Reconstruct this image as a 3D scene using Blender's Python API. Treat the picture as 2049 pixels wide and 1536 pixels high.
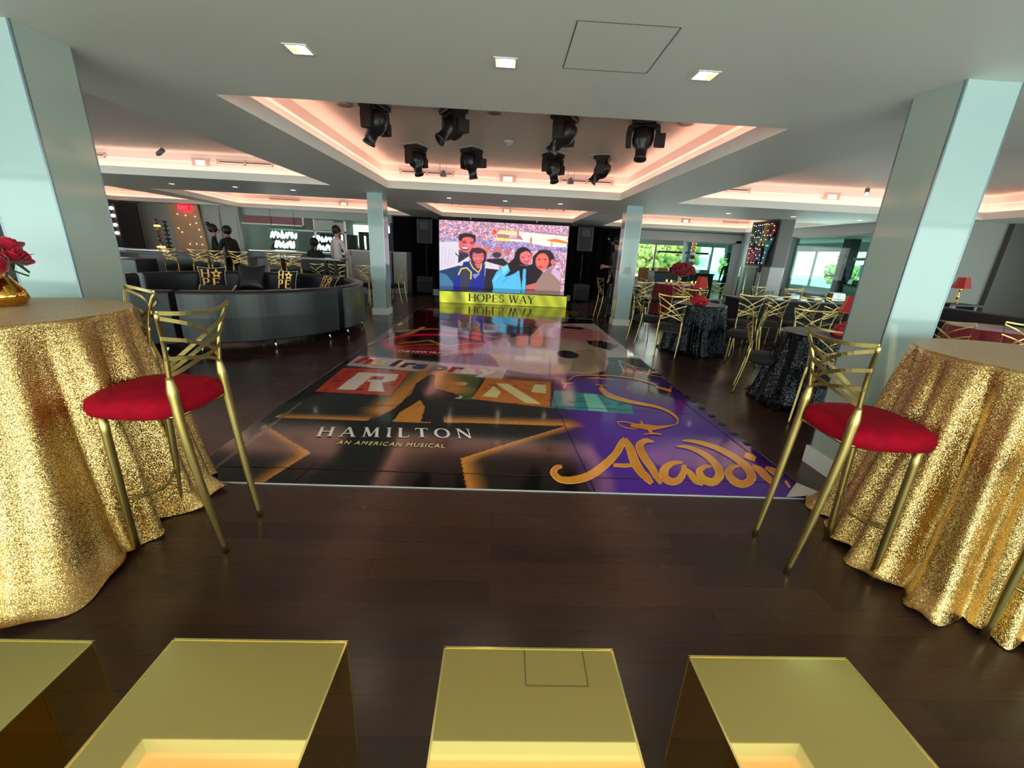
import bpy, bmesh, math, random
import numpy as np
from mathutils import Vector, Matrix

for o in list(bpy.data.objects): bpy.data.objects.remove(o, do_unlink=True)
SC = bpy.context.scene
COL = SC.collection
PI = math.pi
R = math.radians
rnd = random.Random(7)

# ---------------------------------------------------------------- camera
def camera():
    yaw, pit, rol = 0.03707591, 0.31118628, 0.04865303
    cy, sy, cp, sp = math.cos(yaw), math.sin(yaw), math.cos(pit), math.sin(pit)
    fwd = Vector((sy*cp, cy*cp, -sp)); right = Vector((cy, -sy, 0)); up = right.cross(fwd)
    c, s = math.cos(rol), math.sin(rol)
    r2 = c*right + s*up; u2 = -s*right + c*up
    cam = bpy.data.cameras.new('camera'); o = bpy.data.objects.new('camera', cam); COL.objects.link(o)
    m = Matrix((r2, u2, -fwd)).transposed().to_4x4(); m.translation = Vector((0, 0, 1.42))
    o.matrix_world = m
    cam.sensor_width = 36; cam.lens = 36*827.93/2049; cam.clip_start = .05; cam.clip_end = 200
    SC.camera = o
camera()

# ---------------------------------------------------------------- view, world, large lights
SC.view_settings.view_transform = 'Standard'; SC.view_settings.look = 'None'
SC.view_settings.exposure = 0.30; SC.view_settings.gamma = 1; SC.view_settings.use_curve_mapping = False
W = bpy.data.worlds.new('daylight'); SC.world = W; W.use_nodes = True
nt = W.node_tree; bg = nt.nodes['Background']
sky = nt.nodes.new('ShaderNodeTexSky'); sky.sky_type = 'HOSEK_WILKIE'; sky.sun_direction = Vector((.5, .3, .8)).normalized(); sky.turbidity = 6
mixs = nt.nodes.new('ShaderNodeMixRGB'); mixs.inputs[0].default_value = .35; mixs.inputs[1].default_value = (1.0, 1.03, 1.0, 1)
nt.links.new(sky.outputs[0], mixs.inputs[2]); nt.links.new(mixs.outputs[0], bg.inputs[0]); bg.inputs[1].default_value = 3.2

def area(name, loc, rot, sx, sy, power, col, spread=180):
    l = bpy.data.lights.new(name, 'AREA'); l.shape = 'RECTANGLE'; l.size = sx; l.size_y = sy; l.energy = power; l.color = col
    l.spread = R(spread)
    o = bpy.data.objects.new(name, l); COL.objects.link(o); o.location = loc; o.rotation_euler = rot
    return o
# daylight through the glazed wall behind the camera, and through the side glazing of the room
area('window_daylight', (0.3, -3.75, 1.35), (R(90), 0, 0), 11, 1.9, 330, (.84, 1.0, .96))
area('window_daylight_side', (-13.2, 3.0, 1.4), (R(90), 0, R(-90)), 8, 1.6, 230, (.82, .98, 1.0))
area('window_daylight_starboard', (11.6, 2.0, 1.4), (R(90), 0, R(90)), 7, 1.6, 230, (.82, .98, 1.0))
area('window_daylight_deck', (8.05, 10.8, 1.5), (R(90), 0, R(90)), 3.4, 1.2, 26, (.75, 1.0, .95))
area('window_daylight_deck_end', (6.3, 14.8, 1.5), (R(90), 0, R(180)), 3.2, 1.1, 50, (.85, 1.0, .92))

# ---------------------------------------------------------------- materials
def srgb(c):
    return tuple((x/255/12.92 if x/255 <= .04045 else ((x/255+.055)/1.055)**2.4) for x in c)
def mat(name, c=(128,128,128), rough=.5, metal=0., spec=.5, emit=None, es=0., coat=0., sheen=0., bump=None, noise=None, alpha=None, attr=None, attr_emit=0):
    m = bpy.data.materials.new(name); m.use_nodes = True; t = m.node_tree; b = t.nodes['Principled BSDF']
    b.inputs['Base Color'].default_value = (*srgb(c), 1); b.inputs['Roughness'].default_value = rough
    b.inputs['Metallic'].default_value = metal; b.inputs['Specular IOR Level'].default_value = spec
    b.inputs['Coat Weight'].default_value = coat; b.inputs['Coat Roughness'].default_value = .05
    if sheen: b.inputs['Sheen Weight'].default_value = sheen; b.inputs['Sheen Roughness'].default_value = .4
    if emit: b.inputs['Emission Color'].default_value = (*srgb(emit), 1); b.inputs['Emission Strength'].default_value = es
    if noise:   # (scale, second colour, amount)
        n = t.nodes.new('ShaderNodeTexNoise'); n.inputs['Scale'].default_value = noise[0]; n.inputs['Detail'].default_value = 4
        tc = t.nodes.new('ShaderNodeTexCoord'); t.links.new(tc.outputs['Object'], n.inputs['Vector'])
        cr = t.nodes.new('ShaderNodeValToRGB'); cr.color_ramp.elements[0].position = .35; cr.color_ramp.elements[1].position = .65
        cr.color_ramp.elements[0].color = (*srgb(c), 1); cr.color_ramp.elements[1].color = (*srgb(noise[1]), 1)
        t.links.new(n.outputs['Fac'], cr.inputs[0]); t.links.new(cr.outputs[0], b.inputs['Base Color'])
    if bump:    # (scale, strength, distance)
        n = t.nodes.new('ShaderNodeTexNoise'); n.inputs['Scale'].default_value = bump[0]; n.inputs['Detail'].default_value = 3
        tc = t.nodes.new('ShaderNodeTexCoord'); t.links.new(tc.outputs['Object'], n.inputs['Vector'])
        bp = t.nodes.new('ShaderNodeBump'); bp.inputs['Strength'].default_value = bump[1]; bp.inputs['Distance'].default_value = bump[2]
        t.links.new(n.outputs['Fac'], bp.inputs['Height']); t.links.new(bp.outputs[0], b.inputs['Normal'])
    if attr:
        a = t.nodes.new('ShaderNodeAttribute'); a.attribute_name = attr
        if attr_emit:
            b.inputs['Base Color'].default_value = (.01, .01, .01, 1)
            t.links.new(a.outputs['Color'], b.inputs['Emission Color']); b.inputs['Emission Strength'].default_value = attr_emit
        else: t.links.new(a.outputs['Color'], b.inputs['Base Color'])
    return m

def floor_wood():
    m = mat('dark_wood_planks', (46,30,24), .22, spec=.5); t = m.node_tree; b = t.nodes['Principled BSDF']
    tc = t.nodes.new('ShaderNodeTexCoord'); mp = t.nodes.new('ShaderNodeMapping'); t.links.new(tc.outputs['Object'], mp.inputs[0])
    br = t.nodes.new('ShaderNodeTexBrick'); br.inputs['Scale'].default_value = 1; br.inputs['Brick Width'].default_value = 1.5; br.inputs['Row Height'].default_value = .125
    br.inputs['Mortar Size'].default_value = .0012; br.offset = .37; br.inputs['Color1'].default_value = (*srgb((66,43,34)),1); br.inputs['Color2'].default_value = (*srgb((50,34,28)),1)
    br.inputs['Mortar'].default_value = (*srgb((38,26,21)),1); t.links.new(mp.outputs[0], br.inputs[0])
    mp2 = t.nodes.new('ShaderNodeMapping'); mp2.inputs['Scale'].default_value = (1.5, 30, 1); t.links.new(tc.outputs['Object'], mp2.inputs[0])
    n = t.nodes.new('ShaderNodeTexNoise'); n.inputs['Scale'].default_value = 2.5; n.inputs['Detail'].default_value = 6; t.links.new(mp2.outputs[0], n.inputs[0])
    mx = t.nodes.new('ShaderNodeMixRGB'); mx.blend_type = 'MULTIPLY'; mx.inputs[0].default_value = .45; t.links.new(br.outputs[0], mx.inputs[1]); t.links.new(n.outputs[0], mx.inputs[2])
    g = t.nodes.new('ShaderNodeGamma'); g.inputs[1].default_value = .93; t.links.new(mx.outputs[0], g.inputs[0]); t.links.new(g.outputs[0], b.inputs['Base Color'])
    n2 = t.nodes.new('ShaderNodeTexNoise'); n2.inputs['Scale'].default_value = 3; t.links.new(tc.outputs['Object'], n2.inputs[0])
    mr = t.nodes.new('ShaderNodeMapRange'); mr.inputs[3].default_value = .16; mr.inputs[4].default_value = .34; t.links.new(n2.outputs[0], mr.inputs[0]); t.links.new(mr.outputs[0], b.inputs['Roughness'])
    bp = t.nodes.new('ShaderNodeBump'); bp.inputs['Strength'].default_value = .12; bp.inputs['Distance'].default_value = .002; t.links.new(n.outputs[0], bp.inputs['Height']); t.links.new(bp.outputs[0], b.inputs['Normal'])
    return m

def sequins(name, c1, c2, scale, tilt, rough, spark=0.):
    # tiny discs, each one tilted its own way
    m = mat(name, c1, rough, 1.0); t = m.node_tree; b = t.nodes['Principled BSDF']
    tc = t.nodes.new('ShaderNodeTexCoord'); v = t.nodes.new('ShaderNodeTexVoronoi'); v.inputs['Scale'].default_value = scale; t.links.new(tc.outputs['Object'], v.inputs['Vector'])
    sub = t.nodes.new('ShaderNodeVectorMath'); sub.operation = 'SUBTRACT'; sub.inputs[1].default_value = (.5,.5,.5); t.links.new(v.outputs['Color'], sub.inputs[0])
    sc = t.nodes.new('ShaderNodeVectorMath'); sc.operation = 'SCALE'; sc.inputs['Scale'].default_value = tilt; t.links.new(sub.outputs[0], sc.inputs[0])
    ge = t.nodes.new('ShaderNodeNewGeometry'); ad = t.nodes.new('ShaderNodeVectorMath'); t.links.new(ge.outputs['Normal'], ad.inputs[0]); t.links.new(sc.outputs[0], ad.inputs[1])
    no = t.nodes.new('ShaderNodeVectorMath'); no.operation = 'NORMALIZE'; t.links.new(ad.outputs[0], no.inputs[0]); t.links.new(no.outputs[0], b.inputs['Normal'])
    sp = t.nodes.new('ShaderNodeSeparateColor'); t.links.new(v.outputs['Color'], sp.inputs[0])
    mx = t.nodes.new('ShaderNodeMixRGB'); mx.inputs[1].default_value = (*srgb(c1),1); mx.inputs[2].default_value = (*srgb(c2),1); t.links.new(sp.outputs[1], mx.inputs[0]); t.links.new(mx.outputs[0], b.inputs['Base Color'])
    return m

def glass(name, tint, refl=.12):
    m = bpy.data.materials.new(name); m.use_nodes = True; t = m.node_tree; t.nodes.clear()
    o = t.nodes.new('ShaderNodeOutputMaterial'); mx = t.nodes.new('ShaderNodeMixShader'); tr = t.nodes.new('ShaderNodeBsdfTransparent'); gl = t.nodes.new('ShaderNodeBsdfGlossy')
    tr.inputs[0].default_value = (*srgb(tint), 1); gl.inputs['Roughness'].default_value = .02
    lw = t.nodes.new('ShaderNodeLayerWeight'); lw.inputs[0].default_value = refl; t.links.new(lw.outputs['Fresnel'], mx.inputs[0])
    t.links.new(tr.outputs[0], mx.inputs[1]); t.links.new(gl.outputs[0], mx.inputs[2]); t.links.new(mx.outputs[0], o.inputs[0])
    return m

M = dict(
 floor=floor_wood(),
 ceil=mat('ceiling_paint', (236,238,226), .55), lip=mat('white_plaster', (214,216,208), .5), cove=mat('cove_paint', (236,226,218), .6),
 led_pink=mat('pink_cove_light', (255,200,185), emit=(255,184,166), es=11.), led_near=mat('pink_cove_light_near', (255,190,175), emit=(255,150,128), es=4.5),
 panel=mat('glossy_column_panel', (168,190,188), .06, spec=.6, coat=.6), colwhite=mat('column_side_panel', (160,170,158), .10, spec=.5, coat=.3), white=mat('white_trim', (214,216,210), .35),
 metaltrim=mat('satin_edge_trim', (150,168,176), .25, .8),
 brass=mat('brushed_brass', (178,158,98), .34, 1.0, bump=(60,.05,.001)), brassd=mat('dark_and_shaded_brass', (150,120,74), .36, 1.0),  # brassd: dark brass fittings, also the rear stools with shade put into the colour
 velvet=mat('red_velvet', (156,2,28), .85, spec=.12, noise=(14,(132,2,26),1), bump=(30,.12,.004)),
 blackfab=mat('black_fabric', (24,24,25), .8, bump=(200,.2,.001)), leather=mat('black_leather', (30,34,37), .32, spec=.55, bump=(6,.10,.01)), leatherseat=mat('black_leather_seat', (36,32,30), .30, spec=.5, bump=(5,.10,.01)),
 chrome=mat('chrome', (220,222,225), .12, 1.0), black=mat('matt_black', (13,13,14), .6), blackgl=mat('black_plastic', (22,22,24), .35), drape=mat('black_drape', (7,7,8), .95, spec=.1),
 dark=mat('dark_metal', (44,48,52), .4, .3), gold=mat('gold_mirror', (255,226,140), .025, 1.0), golde=mat('gold_edge', (250,236,150), .2, 1.0),
 goldseq=sequins('gold_sequin_cloth', (184,144,78), (244,218,156), 560, .8, .2), goldtop=mat('flat_sequin_cloth_top', (186,156,118), .5, .25, noise=(60,(206,180,146),1), bump=(300,.3,.001)), blacktop=mat('black_cloth_top', (58,58,60), .55, bump=(200,.3,.001)),
 blackseq=sequins('black_sequin_cloth', (50,52,56), (20,21,23), 170, .42, .16), vase=mat('polished_gold', (226,170,74), .06, 1.0),
 rose=mat('red_rose', (196,10,44), .6, sheen=.3, noise=(20,(150,4,30),1)), leaf=mat('rose_leaf', (52,74,34), .6), redcloth=mat('red_tablecloth', (128,22,34), .7, sheen=.2), redbright=mat('red_satin_flowers', (176,14,34), .6),
 shade=mat('red_lampshade', (140,26,30), .7, emit=(150,30,30), es=.25), shadeband=mat('gold_lampshade_band', (196,140,80), .5),
 vinyl=mat('printed_vinyl', (20,20,20), .09, spec=.55, attr='print', bump=(5,.03,.01)), vinylw=mat('white_print', (232,228,222), .1), vinylg=mat('gold_print', (238,176,48), .1, noise=(2.2,(214,128,34),1)), vinylo=mat('gold_print_outline', (250,196,130), .1), vinylc=mat('cream_print', (240,226,150), .1), vinyle=mat('vinyl_cut_edge', (196,198,200), .3), seam=mat('vinyl_seam', (6,6,7), .4),
 blk=mat('black_print', (12,11,12), .1),
 screen=mat('led_screen', attr='print', attr_emit=.95, rough=.6), fascia=mat('led_fascia', attr='print', attr_emit=.8, rough=.5), ledtxt=mat('led_dark_letters', (40,44,30), .6, emit=(60,64,40), es=.5),
 stage=mat('stage_top', (46,40,40), .12), stageside=mat('stage_side', (120,122,122), .4),
 lamp=mat('lamp_lens', (255,250,240), emit=(255,238,205), es=14.), lampdim=mat('lamp_lens_dim', (255,250,240), emit=(255,240,210), es=5.), copper=mat('copper_reflector', (214,160,124), .4, .6), exitbox=mat('cove_fixture_glow', (255,226,200), emit=(255,214,180), es=1.3), exitred=mat('red_exit_glow', (255,20,40), emit=(255,10,45), es=2.2),
 pinkframe=mat('cove_fixture_frame', (214,186,176), .6), wall=mat('wall_paint', (150,154,150), .5), wallgrey=mat('grey_wall_panel', (158,170,164), .35), beige=mat('beige_panel', (192,160,128), .5), star=mat('tiny_bulb', (255,220,150), emit=(255,214,150), es=6.), greyd=mat('brown_grey_panel', (78,74,68), .4),
 curtain=mat('grey_curtain', (176,180,176), .8), redgl=mat('dark_red_header', (70,12,12), .35, emit=(120,8,8), es=.15), neon=mat('white_neon', (255,255,255), emit=(245,255,250), es=9.), neonblue=mat('pale_blue_neon', (200,240,250), emit=(190,240,250), es=3.),
 brick=mat('white_brick_wall', (140,140,132), .6, bump=(12,.3,.01)), glassT=glass('teal_tinted_glass', (176,232,226)), glassC=glass('clear_glass', (225,240,232)), bright=mat('frosted_window_light', (220,240,225), emit=(214,240,222), es=1.1),
 skin=mat('skin', (176,120,96), .5), skin2=mat('skin_tan', (150,96,72), .5), hair=mat('dark_hair', (18,14,13), .5), shirtw=mat('white_shirt', (205,196,196), .7), cblack=mat('black_clothing', (16,16,18), .8), cgrey=mat('grey_clothing', (70,70,72), .8), pants=mat('black_trousers', (14,14,16), .8),
 steel=mat('brushed_steel', (150,152,150), .3, .9), food=mat('wooden_tray', (140,96,58), .6), white2=mat('white_counter', (160,164,164), .3), green=mat('foliage', (150,180,90), .8, noise=(5,(206,222,140),1)), plaza=mat('pale_deck', (190,196,186), .6), candle=mat('candle_flame', (255,190,90), emit=(255,170,70), es=7.), hat=mat('dark_hat', (30,30,32), .8),
 b_green=mat('marquee_green', (34,78,44), .5), b_navy=mat('marquee_navy', (30,32,84), .5), b_gold=mat('marquee_gold', (166,142,42), .5), b_red=mat('marquee_red', (150,22,34), .5), b_teal=mat('marquee_teal', (48,136,142), .5), bulb=mat('marquee_bulb', (255,255,240), emit=(255,250,235), es=2.2),
 pillowgold=mat('gold_foil_print', (252,206,120), .4, .75), piping=mat('white_piping', (225,225,222), .6), olive=mat('access_panel', (236,238,226), .55), gap=mat('panel_gap', (60,62,56), .8),
)

# ---------------------------------------------------------------- mesh builder
class MB:
    def __init__(s): s.v = []; s.f = []; s.m = []; s.sm = []
    def add(s, vs, fs, mi=0, smooth=False):
        k = len(s.v); s.v += [tuple(p) for p in vs]
        for f in fs: s.f.append(tuple(k+i for i in f)); s.m.append(mi); s.sm.append(smooth)
        return s
    def box(s, c, d, mi=0, rot=None, taper=1.):
        x, y, z = d[0]/2, d[1]/2, d[2]/2
        vs = [Vector((a*x*(taper if e > 0 else 1), b*y*(taper if e > 0 else 1), e*z)) for e in (-1,1) for b in (-1,1) for a in (-1,1)]
        if rot is not None: vs = [rot @ v for v in vs]
        vs = [v+Vector(c) for v in vs]
        return s.add(vs, [(0,2,3,1),(4,5,7,6),(0,1,5,4),(1,3,7,5),(3,2,6,7),(2,0,4,6)], mi)
    def b2(s, a, b, mi=0): return s.box([(p+q)/2 for p, q in zip(a, b)], [abs(q-p) for p, q in zip(a, b)], mi)
    def prism(s, pts, z0, z1, mi=0):
        n = len(pts)
        return s.add([(x,y,z0) for x,y in pts]+[(x,y,z1) for x,y in pts], [tuple(range(n))[::-1], tuple(range(n,2*n))]+[(i,(i+1)%n,n+(i+1)%n,n+i) for i in range(n)], mi)
    def tube(s, path, r, n=8, mi=0, cap=True, smooth=True):
        P = [Vector(p) for p in path]; k = len(P); rr = r if hasattr(r,'__len__') else [r]*k
        vs = []; up = None
        for i in range(k):
            d = (P[min(i+1,k-1)]-P[max(i-1,0)]).normalized()
            if up is None: up = Vector((0,0,1)) if abs(d.z) < .9 else Vector((1,0,0))
            a = d.cross(up).normalized(); b = a.cross(d).normalized(); up = b
            vs += [P[i]+rr[i]*(math.cos(2*PI*j/n)*a+math.sin(2*PI*j/n)*b) for j in range(n)]
        fs = [(i*n+j, i*n+(j+1)%n, (i+1)*n+(j+1)%n, (i+1)*n+j) for i in range(k-1) for j in range(n)]
        if cap: fs += [tuple(range(n))[::-1], tuple(range((k-1)*n, k*n))]
        return s.add(vs, fs, mi, smooth)
    def lathe(s, prof, n=24, c=(0,0,0), mi=0, smooth=True, cap=True):
        vs = [(c[0]+r*math.cos(2*PI*j/n), c[1]+r*math.sin(2*PI*j/n), c[2]+z) for r, z in prof for j in range(n)]
        fs = [(i*n+j, i*n+(j+1)%n, (i+1)*n+(j+1)%n, (i+1)*n+j) for i in range(len(prof)-1) for j in range(n)]
        if cap: fs += [tuple(range(n))[::-1], tuple(range((len(prof)-1)*n, len(prof)*n))]
        return s.add(vs, fs, mi, smooth)
    def strap(s, path, wdir, w, t, mi=0):
        # flat bar with width along wdir
        P = [Vector(p) for p in path]; k = len(P); wd = Vector(wdir).normalized(); vs = []
        for i in range(k):
            d = (P[min(i+1,k-1)]-P[max(i-1,0)]).normalized(); wv = (wd - d*wd.dot(d)).normalized()*w/2; tv = d.cross(wv).normalized()*t/2
            vs += [P[i]-wv-tv, P[i]+wv-tv, P[i]+wv+tv, P[i]-wv+tv]
        fs = [(i*4+j, i*4+(j+1)%4, (i+1)*4+(j+1)%4, (i+1)*4+j) for i in range(k-1) for j in range(4)]+[(3,2,1,0), tuple((k-1)*4+j for j in range(4))]
        return s.add(vs, fs, mi)
    def sphere(s, c, r, mi=0, n=12, sc=(1,1,1), rot=None):
        vs = []; m = n//2
        for i in range(m+1):
            for j in range(n):
                a = PI*i/m; v = Vector((r*sc[0]*math.sin(a)*math.cos(2*PI*j/n), r*sc[1]*math.sin(a)*math.sin(2*PI*j/n), r*sc[2]*math.cos(a)))
                if rot is not None: v = rot @ v
                vs.append(v+Vector(c))
        return s.add(vs, [(i*n+j,(i+1)*n+j,(i+1)*n+(j+1)%n,i*n+(j+1)%n) for i in range(m) for j in range(n)], mi, True)
    def build(s, name, mats, parent=None, bevel=0, loc=None):
        me = bpy.data.meshes.new(name); me.from_pydata(s.v, [], s.f)
        if not isinstance(mats, (list,tuple)): mats = [mats]
        for m in mats: me.materials.append(M[m] if isinstance(m, str) else m)
        me.polygons.foreach_set('material_index', s.m); me.polygons.foreach_set('use_smooth', s.sm)
        bm = bmesh.new(); bm.from_mesh(me); bmesh.ops.remove_doubles(bm, verts=bm.verts, dist=1e-5)
        bmesh.ops.recalc_face_normals(bm, faces=bm.faces); bm.to_mesh(me); bm.free()
        o = bpy.data.objects.new(name, me); COL.objects.link(o)
        if parent: o.parent = parent
        if loc: o.location = loc
        if bevel:
            b = o.modifiers.new('bevel', 'BEVEL'); b.width = bevel; b.segments = 2; b.limit_method = 'ANGLE'
        return o

def tag(o, label, cat, group=None):
    o['label'] = label; o['category'] = cat
    if group: o['group'] = group
    return o
def thing(name, label, cat, loc=(0,0,0), rz=0, group=None):
    o = bpy.data.objects.new(name, None); COL.objects.link(o); o.location = loc; o.rotation_euler = (0,0,rz); o.empty_display_size = .1
    return tag(o, label, cat, group)
def struct(name, mb, mats, **k):
    o = mb.build(name, mats, **k); o['kind'] = 'structure'; return o
def dup(root, loc, rz, label, group=None):
    r = root.copy(); COL.objects.link(r); r.location = loc; r.rotation_euler = (0,0,rz); r['label'] = label
    if group: r['group'] = group
    for ch in list(root.children):
        c = ch.copy(); COL.objects.link(c); c.parent = r
        for g in list(ch.children):
            d = g.copy(); COL.objects.link(d); d.parent = c
    return r
def interp(a, b, n): return [Vector(a).lerp(Vector(b), i/(n-1)) for i in range(n)]
def smooth_path(P, n=6):
    P = [Vector(p) for p in P]; Q = [2*P[0]-P[1]]+P+[2*P[-1]-P[-2]]; out = []
    for i in range(1, len(Q)-2):
        for k in range(n):
            t = k/n; p0,p1,p2,p3 = Q[i-1:i+3]
            out.append(.5*((2*p1)+(p2-p0)*t+(2*p0-5*p1+4*p2-p3)*t*t+(3*p1-p0-3*p2+p3)*t**3))
    return out+[P[-1]]
def text_mesh(name, s, size, mats, parent, loc, rot=(0,0,0), depth=.0005, sx=1., shear=0., align='LEFT', space=1., bold=0.):
    cu = bpy.data.curves.new(name, 'FONT'); cu.body = s; cu.offset = bold; cu.size = size; cu.extrude = depth; cu.shear = shear; cu.align_x = align; cu.space_character = space
    tmp = bpy.data.objects.new(name, cu); COL.objects.link(tmp)
    me = bpy.data.meshes.new_from_object(tmp.evaluated_get(bpy.context.evaluated_depsgraph_get()))
    bpy.data.objects.remove(tmp); me.materials.clear(); me.materials.append(M[mats])
    for p in me.polygons: p.material_index = 0
    o = bpy.data.objects.new(name, me); COL.objects.link(o); o.location = loc; o.rotation_euler = rot; o.scale = (sx,1,1)
    if parent: o.parent = parent
    return o

# ---------------------------------------------------------------- room shell
CZ = 2.37
# coffers: four corners of each opening, going round (near-left, near-right, far-right, far-left)
COF = [
 [(-2.10,-2.6),(2.05,-2.6),(2.05,1.80),(-2.10,1.80)],
 [(-2.06,3.44),(2.08,3.44),(2.08,8.05),(-2.06,8.05)],
 [(-2.03,10.3),(2.18,10.3),(2.24,14.3),(-1.98,14.3)],
 [(-8.9,3.58),(-3.07,3.58),(-3.07,8.10),(-8.9,8.10)],
 [(3.12,3.60),(8.90,3.60),(8.90,8.05),(3.12,8.05)],
 [(-7.9,10.3),(-3.05,10.3),(-3.05,14.85),(-8.65,14.85)],
 [(-12.6,10.3),(-8.78,10.3),(-8.95,14.6),(-12.4,14.6)],
 [(3.1,10.35),(7.7,10.35),(8.1,14.6),(3.35,14.9)],
 [(-12.9,3.58),(-9.8,3.58),(-9.8,8.10),(-12.9,8.10)],
]
def slab(outer, holes, z):
    bm = bmesh.new(); edges = []
    for loop in [outer]+holes:
        vs = [bm.verts.new((x,y,z)) for x,y in loop]
        edges += [bm.edges.new((vs[i], vs[(i+1)%len(vs)])) for i in range(len(vs))]
    bmesh.ops.triangle_fill(bm, edges=edges, use_beauty=True, use_dissolve=False)
    for f in bm.faces:
        f.normal_update()
        if f.normal.z > 0: f.normal_flip()
    me = bpy.data.meshes.new('ceiling'); bm.to_mesh(me); bm.free(); me.materials.append(M['ceil'])
    o = bpy.data.objects.new('ceiling', me); COL.objects.link(o); o['kind'] = 'structure'; return o
hatch = [(0.285,2.155),(0.735,2.155),(0.745,2.64),(0.29,2.64)]
dl_near = [(-1.10,2.62),(-0.02,2.62),(1.06,2.62)]
dlh = .052
slab([(-14,-4),(12,-4),(12,15.2),(-14,15.2)], COF+[[(x-dlh,y-dlh),(x+dlh,y-dlh),(x+dlh,y+dlh),(x-dlh,y+dlh)] for x,y in dl_near], CZ)
def inset(q, d):
    n = len(q); out = []
    for i in range(n):
        p, c, x = Vector(q[i-1]), Vector(q[i]), Vector(q[(i+1)%n])
        n1 = (c-p).normalized(); n2 = (x-c).normalized(); n1 = Vector((n1.y,-n1.x)); n2 = Vector((n2.y,-n2.x))
        b = (n1+n2); b = b/ (b.dot(n1)); out.append(c+b*d)
    return out
for q in COF:
    mb = MB(); a = [Vector(p) for p in q]; b = inset(q, .025); c = inset(q, .16); g = inset(q, .14)
    def ring(p0, z0, p1, z1, mi):
        for i in range(4):
            j = (i+1)%4; mb.add([(*p0[i],z0),(*p0[j],z0),(*p1[j],z1),(*p1[i],z1)], [(0,1,2,3)], mi)
    ring(a, CZ, a, CZ+.125, 0); ring(a, CZ+.125, b, CZ+.125, 0); ring(b, CZ+.125, b, CZ+.05, 1); ring(b, CZ+.05, c, CZ+.05, 1)
    ring(c, CZ+.05, c, CZ+.27, 1); ring(c, CZ+.27, inset(q,.13), CZ+.285, 1); ring(inset(q,.13), CZ+.285, inset(q,.13), CZ+.40, 1)
    d = inset(q, .2); mb.add([(*p, CZ+.40) for p in d], [(0,1,2,3)], 2)
    o = struct('trim_1', mb, ['lip','cove','ceil'])
    mb = MB(); e0, e1 = inset(q, .055), inset(q, .095)
    ring(e0, CZ+.058, e1, CZ+.058, 0)
    struct('trim_2', mb, ['led_near' if q is COF[0] else 'led_pink'])
# floor
struct('floor', MB().add([(-14,-4,0),(12,-4,0),(12,15.2,0),(-14,15.2,0)], [(0,1,2,3)]), 'floor')
struct('floor', MB().add([(3,15.2,-.001),(22,15.2,-.001),(22,34,-.001),(3,34,-.001)], [(0,1,2,3)]).add([(12,-4,-.001),(22,-4,-.001),(22,15.2,-.001),(12,15.2,-.001)], [(0,1,2,3)]), 'plaza')
# near downlights, hatch
for i,(x,y) in enumerate(dl_near):
    t = thing('recessed_downlight', ['square recessed ceiling spotlight above the left bar stool side','square recessed ceiling spotlight in the middle beside the access panel','square recessed ceiling spotlight right of the access panel'][i], 'ceiling light', (x,y,CZ), 0, 'recessed spotlights in the near ceiling')
    f = MB()
    for a,b in (((-.062,-.062),(.062,-.052)),((-.062,.052),(.062,.062)),((-.062,-.052),(-.052,.052)),((.052,-.052),(.062,.052))): f.b2((*a,-.004),(*b,.001))
    f.build('square_frame', 'white', t)
    w = MB(); s = .052
    for i in range(4):
        p = [(-s,-s),(s,-s),(s,s),(-s,s)]; a, b = p[i], p[(i+1)%4]; w.add([(*a,0),(*b,0),(*b,.06),(*a,.06)], [(0,1,2,3)])
    w.add([(-s,-s,.06),(s,-s,.06),(s,s,.06),(-s,s,.06)], [(0,1,2,3)]); w.build('reflector_box', 'copper', t)
    MB().lathe([(.001,.008),(.034,.008),(.038,.02),(.038,.055)], 20).build('lamp', 'lamp', t)
    l = bpy.data.lights.new('downlight_beam', 'SPOT'); l.energy = 14; l.spot_size = R(80); l.spot_blend = .6; l.color = (1,.82,.6); l.shadow_soft_size = .03
    o = bpy.data.objects.new('downlight_beam', l); COL.objects.link(o); o.parent = t; o.location = (0,0,-.01)
g = MB(); hq = [Vector(p) for p in hatch]
for i in range(4):
    a, b = hq[i], hq[(i+1)%4]; d = (b-a).normalized(); n = Vector((d.y,-d.x))*.0022
    g.add([(*(a-n),CZ-.0015),(*(b-n),CZ-.0015),(*(b+n),CZ-.0015),(*(a+n),CZ-.0015)], [(0,1,2,3)])
t = thing('access_panel', 'flush square access panel in the near ceiling', 'access panel', (0,0,0))
g.build('panel_gap', 'gap', t)
MB().add([(*p,CZ-.001) for p in hq], [(0,1,2,3)]).build('panel', 'olive', t)
# small round downlights in the cross beams
SL = [(-1.11,9.1),(0.02,9.1),(1.14,9.1),(-6.6,9.18),(-5.35,9.15),(-4.22,9.15),(4.68,9.2),(6.05,9.18),(7.5,9.2),(2.55,11.2),(-2.6,11.4)]
SLN = ['left of three over the middle of the dance floor','middle of three over the dance floor','right of three over the dance floor','leftmost above the black sofas','middle of three above the black sofas','right of three above the black sofas','above the buffet windows, left of the row','beside the marquee sign pillar','rightmost near the tall right column','unlit above the right speaker','unlit above the left speaker']
for (x,y),n in zip(SL, SLN):
    t = thing('round_downlight', 'small round ceiling downlight, '+n, 'ceiling light', (x,y,CZ), 0, 'round downlights in the cross beam')
    MB().lathe([(.045,-.004),(.06,-.004),(.062,0),(.045,0)], 20, cap=False).build('trim_ring', 'white', t)
    MB().lathe([(.001,-.0025),(.044,-.0025),(.044,-.001)], 20).build('lens', 'lampdim' if 'unlit' not in n else 'white', t)

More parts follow.
